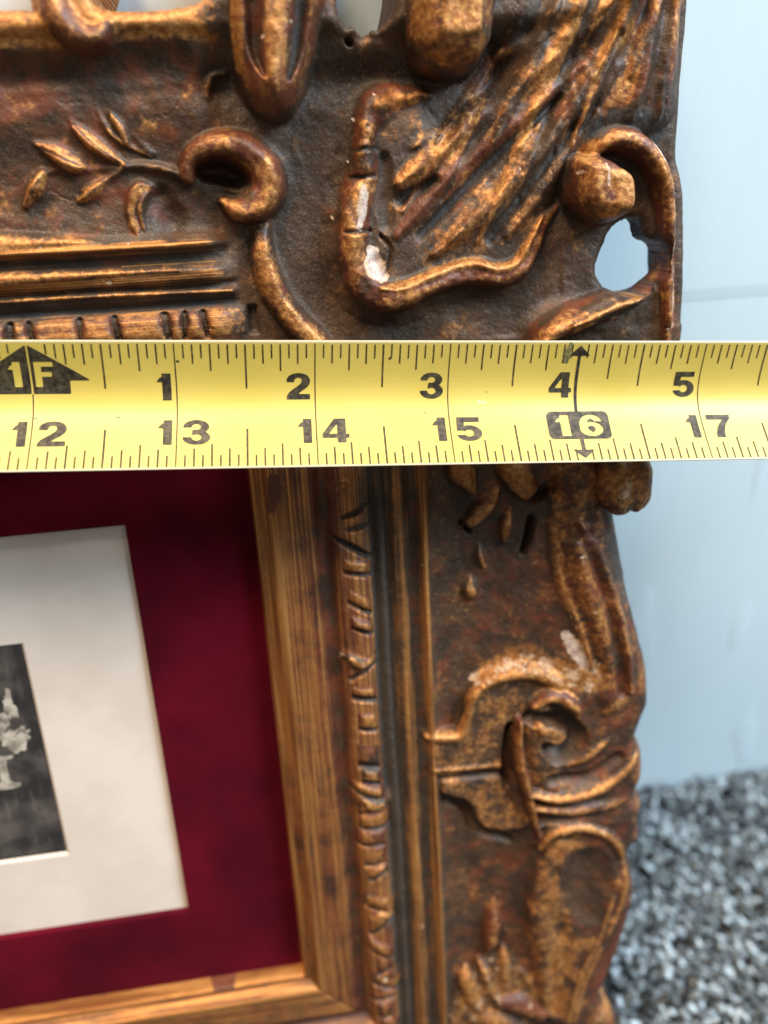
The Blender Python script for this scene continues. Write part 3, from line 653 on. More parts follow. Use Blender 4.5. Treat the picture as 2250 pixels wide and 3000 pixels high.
# spoon shaped lobe below the ribs
pad('spoon', [(1590, 2490), (1640, 2455), (1710, 2440), (1800, 2462), (1848, 2530), (1852, 2610), (1830, 2700), (1790, 2790), (1745, 2890), (1700, 3010), (1600, 3010), (1560, 2860), (1540, 2700), (1556, 2580)], -.26, depth=.28, rnd=.16, g=.38, r=.5, rough=.02, gpow=.2)
carve([(1712, 2530, 80, -.3), (1716, 2600, 92, -.3), (1720, 2660, 66, -.3)], depth=.07, g=.06, r=.3, du=.3)
carve([(1640, 2700, 40, -.3), (1640, 2830, 44, -.3), (1620, 2960, 30, -.3)], depth=.06, g=.62, r=.4)
stroke('spoon_rim', [(1590, 2496, 12, -.24), (1626, 2456, 18, -.20), (1703, 2438, 20, -.19), (1790, 2462, 20, -.19), (1832, 2520, 18, -.21), (1838, 2600, 18, -.22), (1808, 2690, 16, -.22), (1756, 2800, 16, -.22), (1712, 2900, 16, -.22), (1686, 3000, 14, -.22)], depth=.14, g=.72, r=.55, gpow=.5)
stroke('spoon_rim', [(1800, 2640, 6, -.22), (1755, 2760, 9, -.22), (1700, 2880, 9, -.22), (1668, 3000, 9, -.22)], depth=.05, g=.9, r=.3)
paint([(1835, 2680, 30, -.3), (1790, 2810, 34, -.3), (1750, 2920, 30, -.3)], r=1.0, g=.12)
# lower leaf cluster
pad('leaf_ground', [(1330, 2930), (1390, 2860), (1470, 2800), (1560, 2850), (1600, 2960), (1620, 3080), (1300, 3080)], -.38, depth=.12, rnd=.12, g=.45, r=.4, rough=.018, ch=.34, du=.3)  # pale tone paints in the lamp's sheen on this ground
for pts, gg, rr in (([(1448, 2640, 5, -.42), (1450, 2700, 17, -.34), (1446, 2760, 20, -.33), (1434, 2800, 8, -.38)], .3, 1.0),
                    ([(1366, 2842, 6, -.40), (1372, 2890, 18, -.32), (1395, 2945, 20, -.31), (1420, 2985, 10, -.36)], .75, .5),
                    ([(1478, 2785, 6, -.38), (1484, 2830, 15, -.31), (1490, 2890, 17, -.31), (1505, 2920, 8, -.36)], .7, .6),
                    ([(1410, 2830, 8, -.38), (1430, 2880, 17, -.33), (1455, 2930, 14, -.34)], .5, .4),
                    ([(1530, 2850, 8, -.36), (1560, 2900, 18, -.32), (1575, 2960, 14, -.33)], .45, .3),
                    ([(1480, 2950, 20, -.30), (1530, 2965, 26, -.26), (1590, 2990, 22, -.28)], .3, 1.0),
                    ([(1400, 3000, 26, -.3), (1470, 3020, 30, -.27), (1540, 3050, 26, -.28)], .6, .5)):
    stroke('leaf', [(x, y, w * 1.45, h) for x, y, w, h in pts], depth=.18, g=gg, r=rr, prof='round', k=.05, gpow=.3, rough=.02)
stroke('scroll', [(1720, 3020, 30, -.24), (1760, 2985, 36, -.20), (1800, 3010, 34, -.20), (1810, 3080, 30, -.22)], depth=.3, g=.6, r=.8)
paint([(1740, 3000, 30, -.2), (1790, 3010, 26, -.2)], ch=.40, g=.6)
# chips on the lip
for pts in ([(800, 1405, 18, -.46), (803, 1450, 22, -.46), (795, 1495, 14, -.46)], [(612, 2902, 16, -.5), (640, 2905, 20, -.5), (678, 2898, 18, -.5)]):
    paint(pts, g=-.8, r=1.0, du=0)
#--END CARVING--

# ---- outline of the frame (survey points on the right and top, plain on the sides out of sight)
def outline_pts():
    h = -.45
    tr = [(-900, 34), (0, 40), (104, 36), (70, -60), (90, -220), (330, -220), (300, -60), (285, 5), (315, 38), (420, 42), (520, 36), (600, 10), (640, -60), (640, -330), (960, -360), (985, -120), (984, 30), (1008, 84), (1030, 82), (1058, 106), (1085, 92), (1102, 94), (1140, 50), (1160, -60), (1200, -360), (1500, -480), (1860, -470), (2040, -300), (2030, -80), (2021, 0),
          (2010, 160), (1996, 330), (1990, 440), (2004, 520), (2011, 620), (2009, 800), (2002, 1000), (1990, 1120), (1925, 1220), (1850, 1300), (1806, 1380), (1796, 1460), (1800, 1524), (1814, 1600), (1840, 1740), (1868, 1850), (1892, 1960), (1894, 2045), (1872, 2105), (1860, 2145), (1878, 2194), (1876, 2265), (1856, 2304), (1875, 2330), (1866, 2390), (1866, 2440), (1826, 2484), (1850, 2540), (1849, 2630), (1800, 2785), (1756, 2888), (1768, 2925), (1792, 2945), (1815, 2996), (1830, 3080), (1880, 3200)]
    P = [bp(x, y, h)[:2] for x, y in tr]
    P = [tuple(p) for p in cr(P, 4)]
    P = [(-16.05, P[0][1])] + P + [(.85, 8.2), (1.05, 8.7), (.9, 9.1), (.3, 9.05), (-16.05, 9.05)]
    return np.array(P)
OUT = outline_pts()
S_out = poly_sdf(OUT, U, Vv) + .010 * vnoise(U, Vv, 4.0, 222, 3)
hole = np.array([bp(x, y, h)[:2] for x, y, h in [(1766, 690, -.6), (1785, 655, -.66), (1834, 642, -.72), (1852, 692, -.72), (1893, 714, -.72), (1914, 760, -.70), (1902, 806, -.66), (1862, 845, -.6), (1811, 862, -.55), (1766, 845, -.55), (1740, 796, -.55), (1752, 735, -.55)]])
S_hole = -poly_sdf(cr(np.vstack([hole, hole[:1]]), 3)[:-1], U, Vv) + .012 * vnoise(U, Vv, 9.0, 333, 3)
S = np.minimum(S_out, S_hole)
edge = np.clip(S_hole / .07, 0, 1)
H = H - .10 * (1 - np.sqrt(1 - (1 - edge) ** 2 + 1e-9))
er = np.where((SIDE == 1) & (cw < .5), .20, .09)
edge = np.clip(S_out / er, 0, 1)
H = H - (er * 1.4) * (1 - np.sqrt(1 - (1 - edge) ** 2 + 1e-9))
# light smoothing, so carved edges are rubbed
def blur(A):
    B = A.copy()
    B[1:-1, 1:-1] = (A[1:-1, 1:-1] * 4 + A[:-2, 1:-1] * 2 + A[2:, 1:-1] * 2 + A[1:-1, :-2] * 2 + A[1:-1, 2:] * 2 + A[:-2, :-2] + A[2:, 2:] + A[:-2, 2:] + A[2:, :-2]) / 16
    return B
H = blur(H)
def boxblur(A, r):
    for ax in (0, 1):
        P = np.pad(A, [(r + 1, r) if k == ax else (0, 0) for k in (0, 1)], mode='edge'); C = np.cumsum(P, axis=ax)
        A = (np.take(C, range(2 * r + 1, C.shape[ax]), axis=ax) - np.take(C, range(0, C.shape[ax] - 2 * r - 1), axis=ax)) / (2 * r + 1)
    return A
relief = H - boxblur(boxblur(H, 9), 9)
vis = (S > .03) & (D > .55) & (U > -6) & (Vv < 7.2)
gilt += np.where(vis, (.16 + .22 * vnoise(U, Vv, 2.4, 950, 3)) * sstep(relief, .022, .07) - .08 * sstep(-relief, .01, .05), 0)      # rubbed high points
dust_sheen += np.where(vis, .25 * sstep(-relief, .01, .05), 0)
cand = np.argwhere(vis & (relief > .022))
for q in rng.choice(len(cand), 90, replace=False):                                             # small nicks down to the plaster
    j, i = cand[q]; R_ = rng.uniform(.008, .026); asp = rng.uniform(.5, 1.8)
    jj, ii = slice(max(j - 6, 0), j + 7), slice(max(i - 6, 0), i + 7)
    dd = np.hypot((U[jj, ii] - U[j, i]) / asp, Vv[jj, ii] - Vv[j, i]) / R_
    f_ = np.clip(1.4 - dd, 0, 1); chip_sheen[jj, ii] = np.maximum(chip_sheen[jj, ii], f_ * rng.uniform(.4, .72)); H[jj, ii] -= .006 * f_
cand = np.argwhere(vis & (D > 1.5) & (relief > -.005))
for q in rng.choice(len(cand), 22, replace=False):                                             # hairline cracks in the gesso
    j, i = cand[q]; a_ = rng.uniform(0, 6.28); x_, y_ = U[j, i], Vv[j, i]
    for st_ in range(int(rng.uniform(8, 30))):
        a_ += rng.normal(0, .35); x_ += .012 * math.cos(a_); y_ += .012 * math.sin(a_)
        i2, j2 = np.searchsorted(us, x_), np.searchsorted(vsx, y_)
        if 1 < i2 < NU - 2 and 1 < j2 < NV - 2: H[j2, i2] -= .006; gilt[j2, i2] *= .6
H += .0035 * vnoise(U, Vv, 22.0, 801, 3) * sstep(D, .5, .6) + .0085 * vnoise(U, Vv, 7.5, 811, 3) * sstep(D, 1.42, 1.6)
H = np.where(S_hole <= 0, np.minimum(H, -.72), H); H = np.where(S_out <= 0, BACK, H)
H = np.where(D < 0, -.71, H)

gU = np.gradient(S, us, axis=1); gV = np.gradient(S, vsx, axis=0); gl = np.maximum(gU ** 2 + gV ** 2, .3)
U0, V0 = U.copy(), Vv.copy()
rimv = (S <= 0) & (S > -.03)
U = np.where(rimv, U - S * gU / gl, U); Vv = np.where(rimv, Vv - S * gV / gl, Vv)
# ---- build the meshes: grid points -> frame-local metres (x = u, y = -v, z = h), parented to an empty at the frame's foot
frame = bpy.data.objects.new('picture_frame', None); link(frame)
Fm = np.stack([W @ rf, W @ -dn, W @ nn], axis=1)
BASE = np.array([UC, 9.05, BACK])
def frame_world(u, v, h): return Fm @ (np.array([u, -v, h]) * IN) + np.array([0, 0, FLOOR * IN])
Mf = Matrix.Identity(4); bw = frame_world(*BASE)
for i in range(3):
    for j in range(3): Mf[i][j] = Fm[i, j]
    Mf[i][3] = bw[i]
frame.matrix_world = Mf; frame.empty_display_size = .05
tag(frame, 'ornate carved wooden picture frame with worn gold and red finish leaning on the wall', 'picture frame')
def loc(u, v, h): return np.stack([(u - BASE[0]) * IN, -(v - BASE[1]) * IN, (h - BASE[2]) * IN], axis=-1)
# normals from the height field
dHu = np.gradient(H, us, axis=1); dHv = np.gradient(H, vsx, axis=0)
NRM = np.stack([-dHu, dHv, np.ones_like(H)], -1); NRM /= np.linalg.norm(NRM, axis=-1, keepdims=True)
XYZ = loc(U, Vv, H)
SDV = np.stack([ALONG, D, (1 - cw) * np.where(OWN >= 0, np.where(D < 1.0, .5, .1), 1 - .9 * sstep(D, 1.42, 1.50))], -1)
# cells
c_in = (S > 0) & (D >= 0)
okc = (c_in[:-1, :-1] | c_in[1:, :-1] | c_in[:-1, 1:] | c_in[1:, 1:])
zones = np.digitize(D, [.535, .985, 1.12, 1.45])        # lip, bead band, cove bead, fillet, panel
zname = ['lip_moulding', 'bead_moulding', 'hollow_moulding', 'fillet_moulding', 'cove_panel']
nP = len(PARTS)
base_id = nP + SIDE * 6 + np.where(cw > .5, 5, zones)
CID = np.where(OWN >= 0, OWN, base_id)
left = (U < -6.1)
cell = CID[:-1, :-1].copy()
names = list(PARTS)
allnames = {i: PARTS[i] for i in range(nP)}
for s in range(4):
    for z in range(5): allnames[nP + s * 6 + z] = zname[z]
    allnames[nP + s * 6 + 5] = 'corner_block'
idx = np.arange(NV * NU).reshape(NV, NU)
quads = np.stack([idx[:-1, :-1], idx[1:, :-1], idx[1:, 1:], idx[:-1, 1:]], -1)
counts = np.bincount(cell[okc].ravel(), minlength=nP + 24)
small = (counts < 60)
cell = np.where(small[cell] , base_id[:-1, :-1], cell)
fx, fn, fsd = XYZ.reshape(-1, 3), NRM.reshape(-1, 3), SDV.reshape(-1, 3)
fg, fr, fc, fd = gilt.ravel(), red.ravel(), chip_sheen.ravel(), dust_sheen.ravel()
for cid in np.unique(cell[okc]):
    q = quads[okc & (cell == cid)]
    if len(q) == 0: continue
    uq, inv = np.unique(q, return_inverse=True)
    mesh_np(allnames[int(cid)], fx[uq], inv.reshape(q.shape), GILT, frame, normals=fn[uq],
            attrs={'gilt': ('FLOAT', fg[uq]), 'red': ('FLOAT', fr[uq]), 'chip_sheen': ('FLOAT', fc[uq]), 'dust_sheen': ('FLOAT', fd[uq]), 'sd': ('FLOAT_VECTOR', fsd[uq])})
print('relief pieces', len(np.unique(cell[okc])), 'cells', int(okc.sum()))

# ---- liner, mat and print inside the frame
def flat_box(name, u0, u1, v0, v1, h0, h1, mat, parent=frame, bev=0.0):
    V = [loc(*p) for p in ((u0, v0, h0), (u1, v0, h0), (u1, v1, h0), (u0, v1, h0), (u0 + bev, v0 + bev, h1), (u1 - bev, v0 + bev, h1), (u1 - bev, v1 - bev, h1), (u0 + bev, v1 - bev, h1))]
    return mesh_py(name, V, [(3, 2, 1, 0), (4, 5, 6, 7), (0, 1, 5, 4), (1, 2, 6, 5), (2, 3, 7, 6), (3, 0, 4, 7)][::1], mat, parent)
def window_board(name, outer, inner, h_top, h_bot, bev, mat, nseg=1, rough=0.0):
    (a0, a1, b0, b1), (c0, c1, d0, d1) = outer, inner
    rings = [(outer, h_bot), (outer, h_top - .01), ((c0 - .02, c1 + .02, d0 - .02, d1 + .02), h_top - .0), ((c0 - .004, c1 + .004, d0 - .004, d1 + .004), h_top - .012), ((c0 + bev, c1 - bev, d0 + bev, d1 - bev), h_bot)]
    V = []; Fc = []
    for (r, h) in rings:
        u0, u1, v0, v1 = r
        n = 24
        pts = [(u0 + (u1 - u0) * i / n, v0) for i in range(n)] + [(u1, v0 + (v1 - v0) * i / n) for i in range(n)] + [(u1 - (u1 - u0) * i / n, v1) for i in range(n)] + [(u0, v1 - (v1 - v0) * i / n) for i in range(n)]
        for (x, y) in pts:
            V.append(loc(x, y, h + random.uniform(-rough, rough)))
    m = 96
    for k in range(len(rings) - 1):
        for i in range(m):
            j = (i + 1) % m
            Fc.append((k * m + i, (k + 1) * m + i, (k + 1) * m + j, k * m + j))
    return mesh_py(name, V, Fc, mat, parent=frame)
def velvet():
    N = NT('red_velvet'); g = N.obj()
    a = N.noise(g, 32.0, 3, .5, .4); b = N.noise(g, 2600.0, 3); w = N.noise(N.mapping(g, (900.0, 200.0, 900.0)), 1.0, 3)
    lint = N.ramp(N.noise(g, 700.0, 2, .4), .79, .83)
    c = N.mix(N.ramp(a, .3, .7), (0.045, 0.0008, 0.006), (0.110, 0.0016, 0.011))
    c = N.mix(N.math('MULTIPLY', lint, .35), c, (0.42, 0.22, 0.20))
    N.set(Base_Color=c, Roughness=.85, Specular_IOR_Level=.1, Sheen_Weight=.22, Sheen_Roughness=.4)
    N.b.inputs['Sheen Tint'].default_value = (0.8, 0.05, 0.10, 1)
    N.bump(N.math('ADD', b, N.math('MULTIPLY', w, .6)), .5, .0004)
    return N.m
def paper():
    N = NT('aged_mat_paper'); g = N.obj()
    a = N.noise(g, 55.0, 4); b = N.noise(g, 3000.0, 2)
    N.set(Base_Color=N.mix(N.ramp(a, .3, .75), (0.63, 0.56, 0.50), (0.71, 0.645, 0.59)), Roughness=.75)
    N.bump(b, .25, .0002)
    return N.m
MU = (UC * 2 + 3.655, -3.655); MV = (1.35, 5.42)
window_board('velvet_liner', (UC - UA - .15, UC + UA + .15, VT - .15, VB + .15), (MU[0], MU[1], MV[0], MV[1]), -.69, -.76, .004, velvet(), rough=.003)
PIC_U = (-7.0, -4.696); PIC_V = (2.374, 4.483)
window_board('mat_board', (MU[0] - .2, MU[1] + .2, MV[0] - .2, MV[1] + .2), (PIC_U[0] - .02, PIC_U[1] + .02, PIC_V[0] - .02, PIC_V[1] + .09), -.735, -.762, .006, paper(), rough=.0)
def print_mat():
    N = NT('grey_print'); g = N.obj()
    a = N.noise(g, 95.0, 5, .6); s = N.noise(N.mapping(g, (700.0, 90.0, 1.0)), 1.0, 4)
    c = N.mix(N.ramp(a, .38, .68), (0.022, 0.021, 0.022), (0.10, 0.088, 0.082))
    c = N.mix(N.math('MULTIPLY', N.ramp(s, .5, .75), .4), c, (0.17, 0.15, 0.14))
    N.set(Base_Color=c, Roughness=.55); return N.m
pr = flat_box('print', PIC_U[0] - .1, PIC_U[1] + .03, PIC_V[0] - .06, PIC_V[1] + .06, -.80, -.757, print_mat())
pale = NT('pale_print_ink'); pale.set(Base_Color=pale.mix(pale.ramp(pale.noise(pale.obj(), 420.0, 4), .35, .65), (0.22, 0.20, 0.17), (0.55, 0.50, 0.43)), Roughness=.6)
PALE = pale.m
def blob(name, c, rx, ry, seed, h=-.7545, lobes=7, amp=.22):
    r = random.Random(seed); ph = [r.uniform(0, 6.28) for _ in range(4)]
    V = [loc(c[0], c[1], h)]; n = 40
    for i in range(n):
        t = 6.2832 * i / n
        k = 1 + amp * math.sin(lobes * t + ph[0]) * .6 + amp * math.sin(3 * t + ph[1]) + .5 * amp * math.sin(11 * t + ph[2])
        V.append(loc(c[0] + rx * k * math.cos(t), c[1] + ry * k * math.sin(t), h))
    return mesh_py(name, V, [(0, 1 + (i + 1) % n, 1 + i) for i in range(n)], PALE, pr)
def at(x, y): return bp(x, y, -.7545)[:2]
blob('printed_flower', at(28, 2068), .05, .14, 2, lobes=4, amp=.25)
blob('printed_flower', at(12, 2105), .05, .07, 12, lobes=4, amp=.2)
blob('printed_flower', at(44, 2168), .125, .12, 3, amp=.14)
blob('printed_flower', at(-40, 2120), .15, .16, 4)
blob('printed_flower', at(-60, 2000), .12, .12, 5)
blob('printed_flower', at(66, 2140), .05, .035, 8, lobes=5, amp=.4)
def goblet():
    c = at(10, 2215); pr_ = [(.11, 0), (.10, .03), (.035, .05), (.026, .10), (.028, .26), (.05, .285), (.11, .30), (.115, .325), (.08, .35), (0.0, .355)]
    V = []; Fc = []
    for (r, dv) in pr_: V += [loc(c[0] - r - .04, c[1] + dv, -.7545), loc(c[0] + r - .02, c[1] + dv, -.7545)]
    for i in range(len(pr_) - 1): Fc.append((2 * i, 2 * i + 2, 2 * i + 3, 2 * i + 1))
    mesh_py('printed_goblet', V, Fc, PALE, pr)
goblet()
# rolled curl ends that stand proud of the edge: closed rounded solids
def curl_end(x, y, h, ru, rv, rh, g, r, ch, seed, twist=0.0):
    u, v, _ = bp(x, y, h); nu, nv = 56, 40
    th_, ph_ = np.meshgrid(np.linspace(0, 2 * np.pi, nu, endpoint=False), np.linspace(-np.pi / 2, np.pi / 2, nv))
    pw = lambda q, e: np.sign(q) * np.abs(q) ** e
    X = pw(np.cos(ph_), .75) * pw(np.cos(th_), .8); Y = pw(np.sin(ph_), .75); Z = pw(np.cos(ph_), .75) * pw(np.sin(th_), .8)
    nz = vnoise(X * 2 + 9, Y * 2 + Z + 9, 1.1, seed, 3)
    sc = 1 + .07 * nz - .10 * np.exp(-((X - .15) / .16) ** 2) * (Z > 0)
    uu = u + ru * X * sc + twist * Y; vv = v + rv * Y * sc; hh = h + rh * Z * sc
    V = loc(uu, vv, hh).reshape(-1, 3)
    idx_ = np.arange(nu * nv).reshape(nv, nu); nxt = np.roll(idx_, -1, axis=1)
    Q = np.stack([idx_[:-1], nxt[:-1], nxt[1:], idx_[1:]], -1).reshape(-1, 4)
    one = np.ones(nu * nv); crest = np.clip(Z, 0, 1).ravel()
    return mesh_np('curl_end', V, Q, GILT, frame, attrs={'gilt': ('FLOAT', g * crest + .1), 'red': ('FLOAT', r * one), 'chip_sheen': ('FLOAT', ch * np.clip(np.exp(-((X + .25) / .35) ** 2) * (Z > 0), 0, 1).ravel()), 'dust_sheen': ('FLOAT', .3 * one), 'sd': ('FLOAT_VECTOR', np.zeros((nu * nv, 3)))})
curl_end(1822, 1400, -.22, .235, .30, .22, .55, .6, .52, 4, .02)
flat_box('backing_board', UC - UA - .3, UC + UA + .3, VT - .3, VB + .3, -1.12, -.81, simple('backing_card', (0.12, 0.09, 0.06), .9).m)

# ------------------------------------------------------------------ the tape measure
Rt = np.stack([np.array([0.99145533, -0.02419921, 0.1281824]), np.array([0.02989079, 0.99864216, -0.04266597])], axis=1)
tn = -np.cross(Rt[:, 0], Rt[:, 1])
Tt = np.array([-2.46600003, -0.7315138, 5.87108385])
# cross-section: a rounded V, arc length t in [-.5, .5], top edge at -.5
tt = np.linspace(-.5, .5, 401)
th = np.radians(30) * np.tanh((tt + .055) * 6.5)
yy = np.concatenate([[0], np.cumsum(np.cos((th[1:] + th[:-1]) / 2) * np.diff(tt))])
zz = np.concatenate([[0], np.cumsum(np.sin((th[1:] + th[:-1]) / 2) * np.diff(tt))])
# put both edges on the chord
sl_ = (zz[-1] - zz[0]) / (yy[-1] - yy[0]); an = math.atan(sl_)
y2 = yy * math.cos(an) + zz * math.sin(an); z2 = -yy * math.sin(an) + zz * math.cos(an)
y2 -= (y2[0] + y2[-1]) / 2; z2 -= z2[0]
HALF = .4561
y2 *= HALF / y2[-1]
tape = bpy.data.objects.new('tape_measure', None); link(tape)
Tm = np.stack([W @ Rt[:, 0], W @ -Rt[:, 1], W @ tn], axis=1)
Mt = Matrix.Identity(4); tw = world(Tt)
for i in range(3):
    for j in range(3): Mt[i][j] = Tm[i, j]
    Mt[i][3] = tw[i]
tape.matrix_world = Mt; tape.empty_display_size = .03
tag(tape, 'yellow steel tape measure blade with black inch marks stretched across the frame', 'tape measure')
def tp(s, t, lift=0.0):                   # s inches along from the 12 inch mark, t = arc length across from the top edge (0..1)
    t = np.asarray(t) - .5
    y = np.interp(t, tt, y2); z = np.interp(t, tt, z2); a = np.interp(t, tt, th - an)
    return np.stack([np.asarray(s) * IN + 0 * y, -(y - lift * -np.sin(a) * -1) * IN, (z + lift * np.cos(a)) * IN], -1)
def blade_mat():
    N = NT('yellow_lacquered_steel')
    t = N.attr('across').outputs['Fac']; g = N.obj()
    a = N.noise(g, 60.0, 4); b = N.noise(g, 420.0, 4, .6); sp = N.ramp(N.noise(g, 900.0, 2, .5), .775, .80); scr = N.noise(N.mapping(g, (60.0, 2500.0, 1.0)), 1.0, 3)
    c = N.mix(N.ramp(a, .3, .7), (0.50, 0.40, 0.080), (0.535, 0.43, 0.100))
    c = N.mix(N.math('MULTIPLY', N.ramp(b, .52, .8), .34), c, (0.60, 0.43, 0.12))
    c = N.mix(N.math('MULTIPLY', sp, .55), c, (0.17, 0.14, 0.05))
    ed = N.math('MAXIMUM', N.ramp(N.math('SUBTRACT', 1.0, t), .978, .988), N.ramp(t, .982, .99))
    c = N.mix(N.math('MULTIPLY', ed, .85), c, (0.52, 0.47, 0.36))
    N.set(Base_Color=c, Roughness=N.math('ADD', N.math('MULTIPLY', scr, .16), .36), Specular_IOR_Level=.5, Coat_Weight=.10, Coat_Roughness=.3)
    N.bump(N.math('ADD', N.math('MULTIPLY', b, .4), N.math('MULTIPLY', scr, .3)), .18, .0003)
    return N.m
def build_blade():
    ns, nt = 200, 60
    s = np.linspace(-12.0, 9.5, ns); t = np.linspace(0, 1, nt)
    Sg, Tg = np.meshgrid(s, t)
    top = tp(Sg, Tg, 0.0).reshape(-1, 3); bot = tp(Sg, Tg, -.006).reshape(-1, 3)
    V = np.vstack([top, bot]); n = ns * nt
    id_ = np.arange(n).reshape(nt, ns)
    Q = np.stack([id_[:-1, :-1], id_[1:, :-1], id_[1:, 1:], id_[:-1, 1:]], -1).reshape(-1, 4)
    Q2 = Q[:, ::-1] + n
    e1 = np.stack([id_[0, :-1], id_[0, 1:], id_[0, 1:] + n, id_[0, :-1] + n], -1)
    e2 = np.stack([id_[-1, 1:], id_[-1, :-1], id_[-1, :-1] + n, id_[-1, 1:] + n], -1)
    return mesh_np('blade', V, np.vstack([Q, Q2, e1, e2]), blade_mat(), tape, attrs={'across': ('FLOAT', np.tile(Tg.ravel(), 2))})
build_blade()
def ink(name, dark, worn, amt):
    N = NT(name); g = N.obj()
    a = N.noise(g, 1100.0, 4, .6); b = N.noise(g, 260.0, 3)
    f = N.ramp(N.math('ADD', N.math('MULTIPLY', a, .7), N.math('MULTIPLY', b, .3)), .36, .70)
    N.set(Base_Color=N.mix(N.math('MULTIPLY', f, amt), dark, worn), Roughness=.55, Specular_IOR_Level=.25)
    return N.m
INK = ink('black_print', (0.016, 0.013, 0.010), (0.10, 0.085, 0.05), .7)
INKW = ink('worn_print', (0.026, 0.022, 0.018), (0.13, 0.105, 0.065), .9)
TICK = ink('tick_print', (0.024, 0.020, 0.012), (0.14, 0.11, 0.05), .8)
YEL = blade_mat()
# --- print shapes as signed fields (negative inside), cut into small cells so they follow the blade's curve
def polyf(x, y, pts):                     # convex polygon, counter-clockwise or clockwise
    pts = np.array(pts, float); ar = np.sum(pts[:, 0] * np.roll(pts[:, 1], -1) - np.roll(pts[:, 0], -1) * pts[:, 1]); sg = 1 if ar > 0 else -1
    d = np.full(x.shape, -1e9)
    for i in range(len(pts)):
        a, b = pts[i], pts[(i + 1) % len(pts)]; ex, ey = b - a; L = math.hypot(ex, ey)
        d = np.maximum(d, sg * ((x - a[0]) * ey - (y - a[1]) * ex) / L)
    return d
def ell(x, y, c, a, b): return (np.sqrt(((x - c[0]) / a) ** 2 + ((y - c[1]) / b) ** 2) - 1) * min(a, b)
def ring(x, y, c, ao, bo, ai, bi): return np.maximum(ell(x, y, c, ao, bo), -ell(x, y, c, ai, bi))
def rect(x, y, x0, y0, x1, y1): return np.maximum(np.maximum(x0 - x, x - x1), np.maximum(y0 - y, y - y1))
def g1(x, y):                             # unit height, y up; width .52
    return np.minimum(rect(x, y, .20, 0, .52, 1), polyf(x, y, [(0, .68), (.0, .78), (.10, .83), (.22, 1.0), (.40, 1.0), (.40, .68)]))
def g2(x, y):
    P = [(0, 0), (.96, 0), (.96, .20), (.46, .20), (.60, .30), (.78, .41), (.91, .53), (.965, .66), (.95, .79), (.87, .90), (.72, .975), (.50, 1.0), (.28, .975), (.12, .90), (.035, .79), (.02, .665), (.325, .655), (.34, .75), (.40, .815), (.49, .835), (.58, .815), (.635, .755), (.635, .68), (.58, .59), (.44, .485), (.26, .37), (.12, .265), (.035, .15)]
    return -poly_sdf(np.array(P), x, y)
def g3(x, y):
    up = np.maximum(ring(x, y, (.46, .72), .45, .28, .16, .12), -rect(x, y, -.2, .42, .32, .70))
    lo = np.maximum(ring(x, y, (.47, .285), .48, .295, .17, .13), -rect(x, y, -.2, .30, .32, .62))
    up = np.maximum(up, -rect(x, y, -.3, .3, .36, .645))
    return np.minimum(np.minimum(up, lo), rect(x, y, .33, .44, .66, .59))
def g4(x, y):
    o = polyf(x, y, [(.0, .20), (.0, .37), (.46, 1.0), (.88, 1.0), (.88, .20)])
    o = np.maximum(o, -polyf(x, y, [(.24, .37), (.56, .37), (.56, .78)]))
    return np.minimum(np.minimum(o, rect(x, y, .56, 0, .88, 1.0)), rect(x, y, 0, .20, 1.0, .37))
def g5(x, y):
    lo = np.maximum(ring(x, y, (.49, .325), .49, .335, .18, .15), -rect(x, y, -.2, .25, .30, .70))
    lo = np.maximum(lo, -rect(x, y, -.2, .28, .26, .44))
    return np.minimum(np.minimum(lo, rect(x, y, .06, .80, .92, 1.0)), np.minimum(polyf(x, y, [(.06, 1), (.03, .44), (.30, .44), (.34, 1)]), rect(x, y, .05, .44, .36, .56)))
def g6(x, y):
    lo = ring(x, y, (.50, .33), .49, .345, .17, .155)
    up = np.maximum(ring(x, y, (.52, .52), .51, .49, .19, .30), -rect(x, y, .50, -.2, 1.3, .70))
    up2 = np.maximum(ring(x, y, (.52, .70), .45, .31, .15, .12), -rect(x, y, -.3, -.3, 1.5, .72))
    return np.minimum(np.minimum(lo, up), up2)
def g7(x, y):
    P = [(.26, 0), (.28, .20), (.36, .42), (.50, .63), (.65, .79), (0, .79), (0, 1.0), (.96, 1.0), (.96, .84), (.80, .66), (.68, .45), (.61, .22), (.60, 0)]
    return -poly_sdf(np.array(P), x, y)
def gF(x, y):
    return np.minimum(rect(x, y, 0, 0, .32, 1), np.minimum(rect(x, y, 0, .80, .88, 1), rect(x, y, 0, .40, .78, .60)))
GL = {'1': (g1, .54), '2': (g2, .98), '3': (g3, .97), '4': (g4, 1.0), '5': (g5, .99), '6': (g6, 1.0), '7': (g7, .97), 'F': (gF, .9)}
def place(ch, s0, t_top, wdt, hgt):       # glyph field in tape coordinates
    f, w = GL[ch]
    return lambda s, t: f((s - s0) / wdt * w, 1 - (t - t_top) / hgt) * min(wdt, hgt)
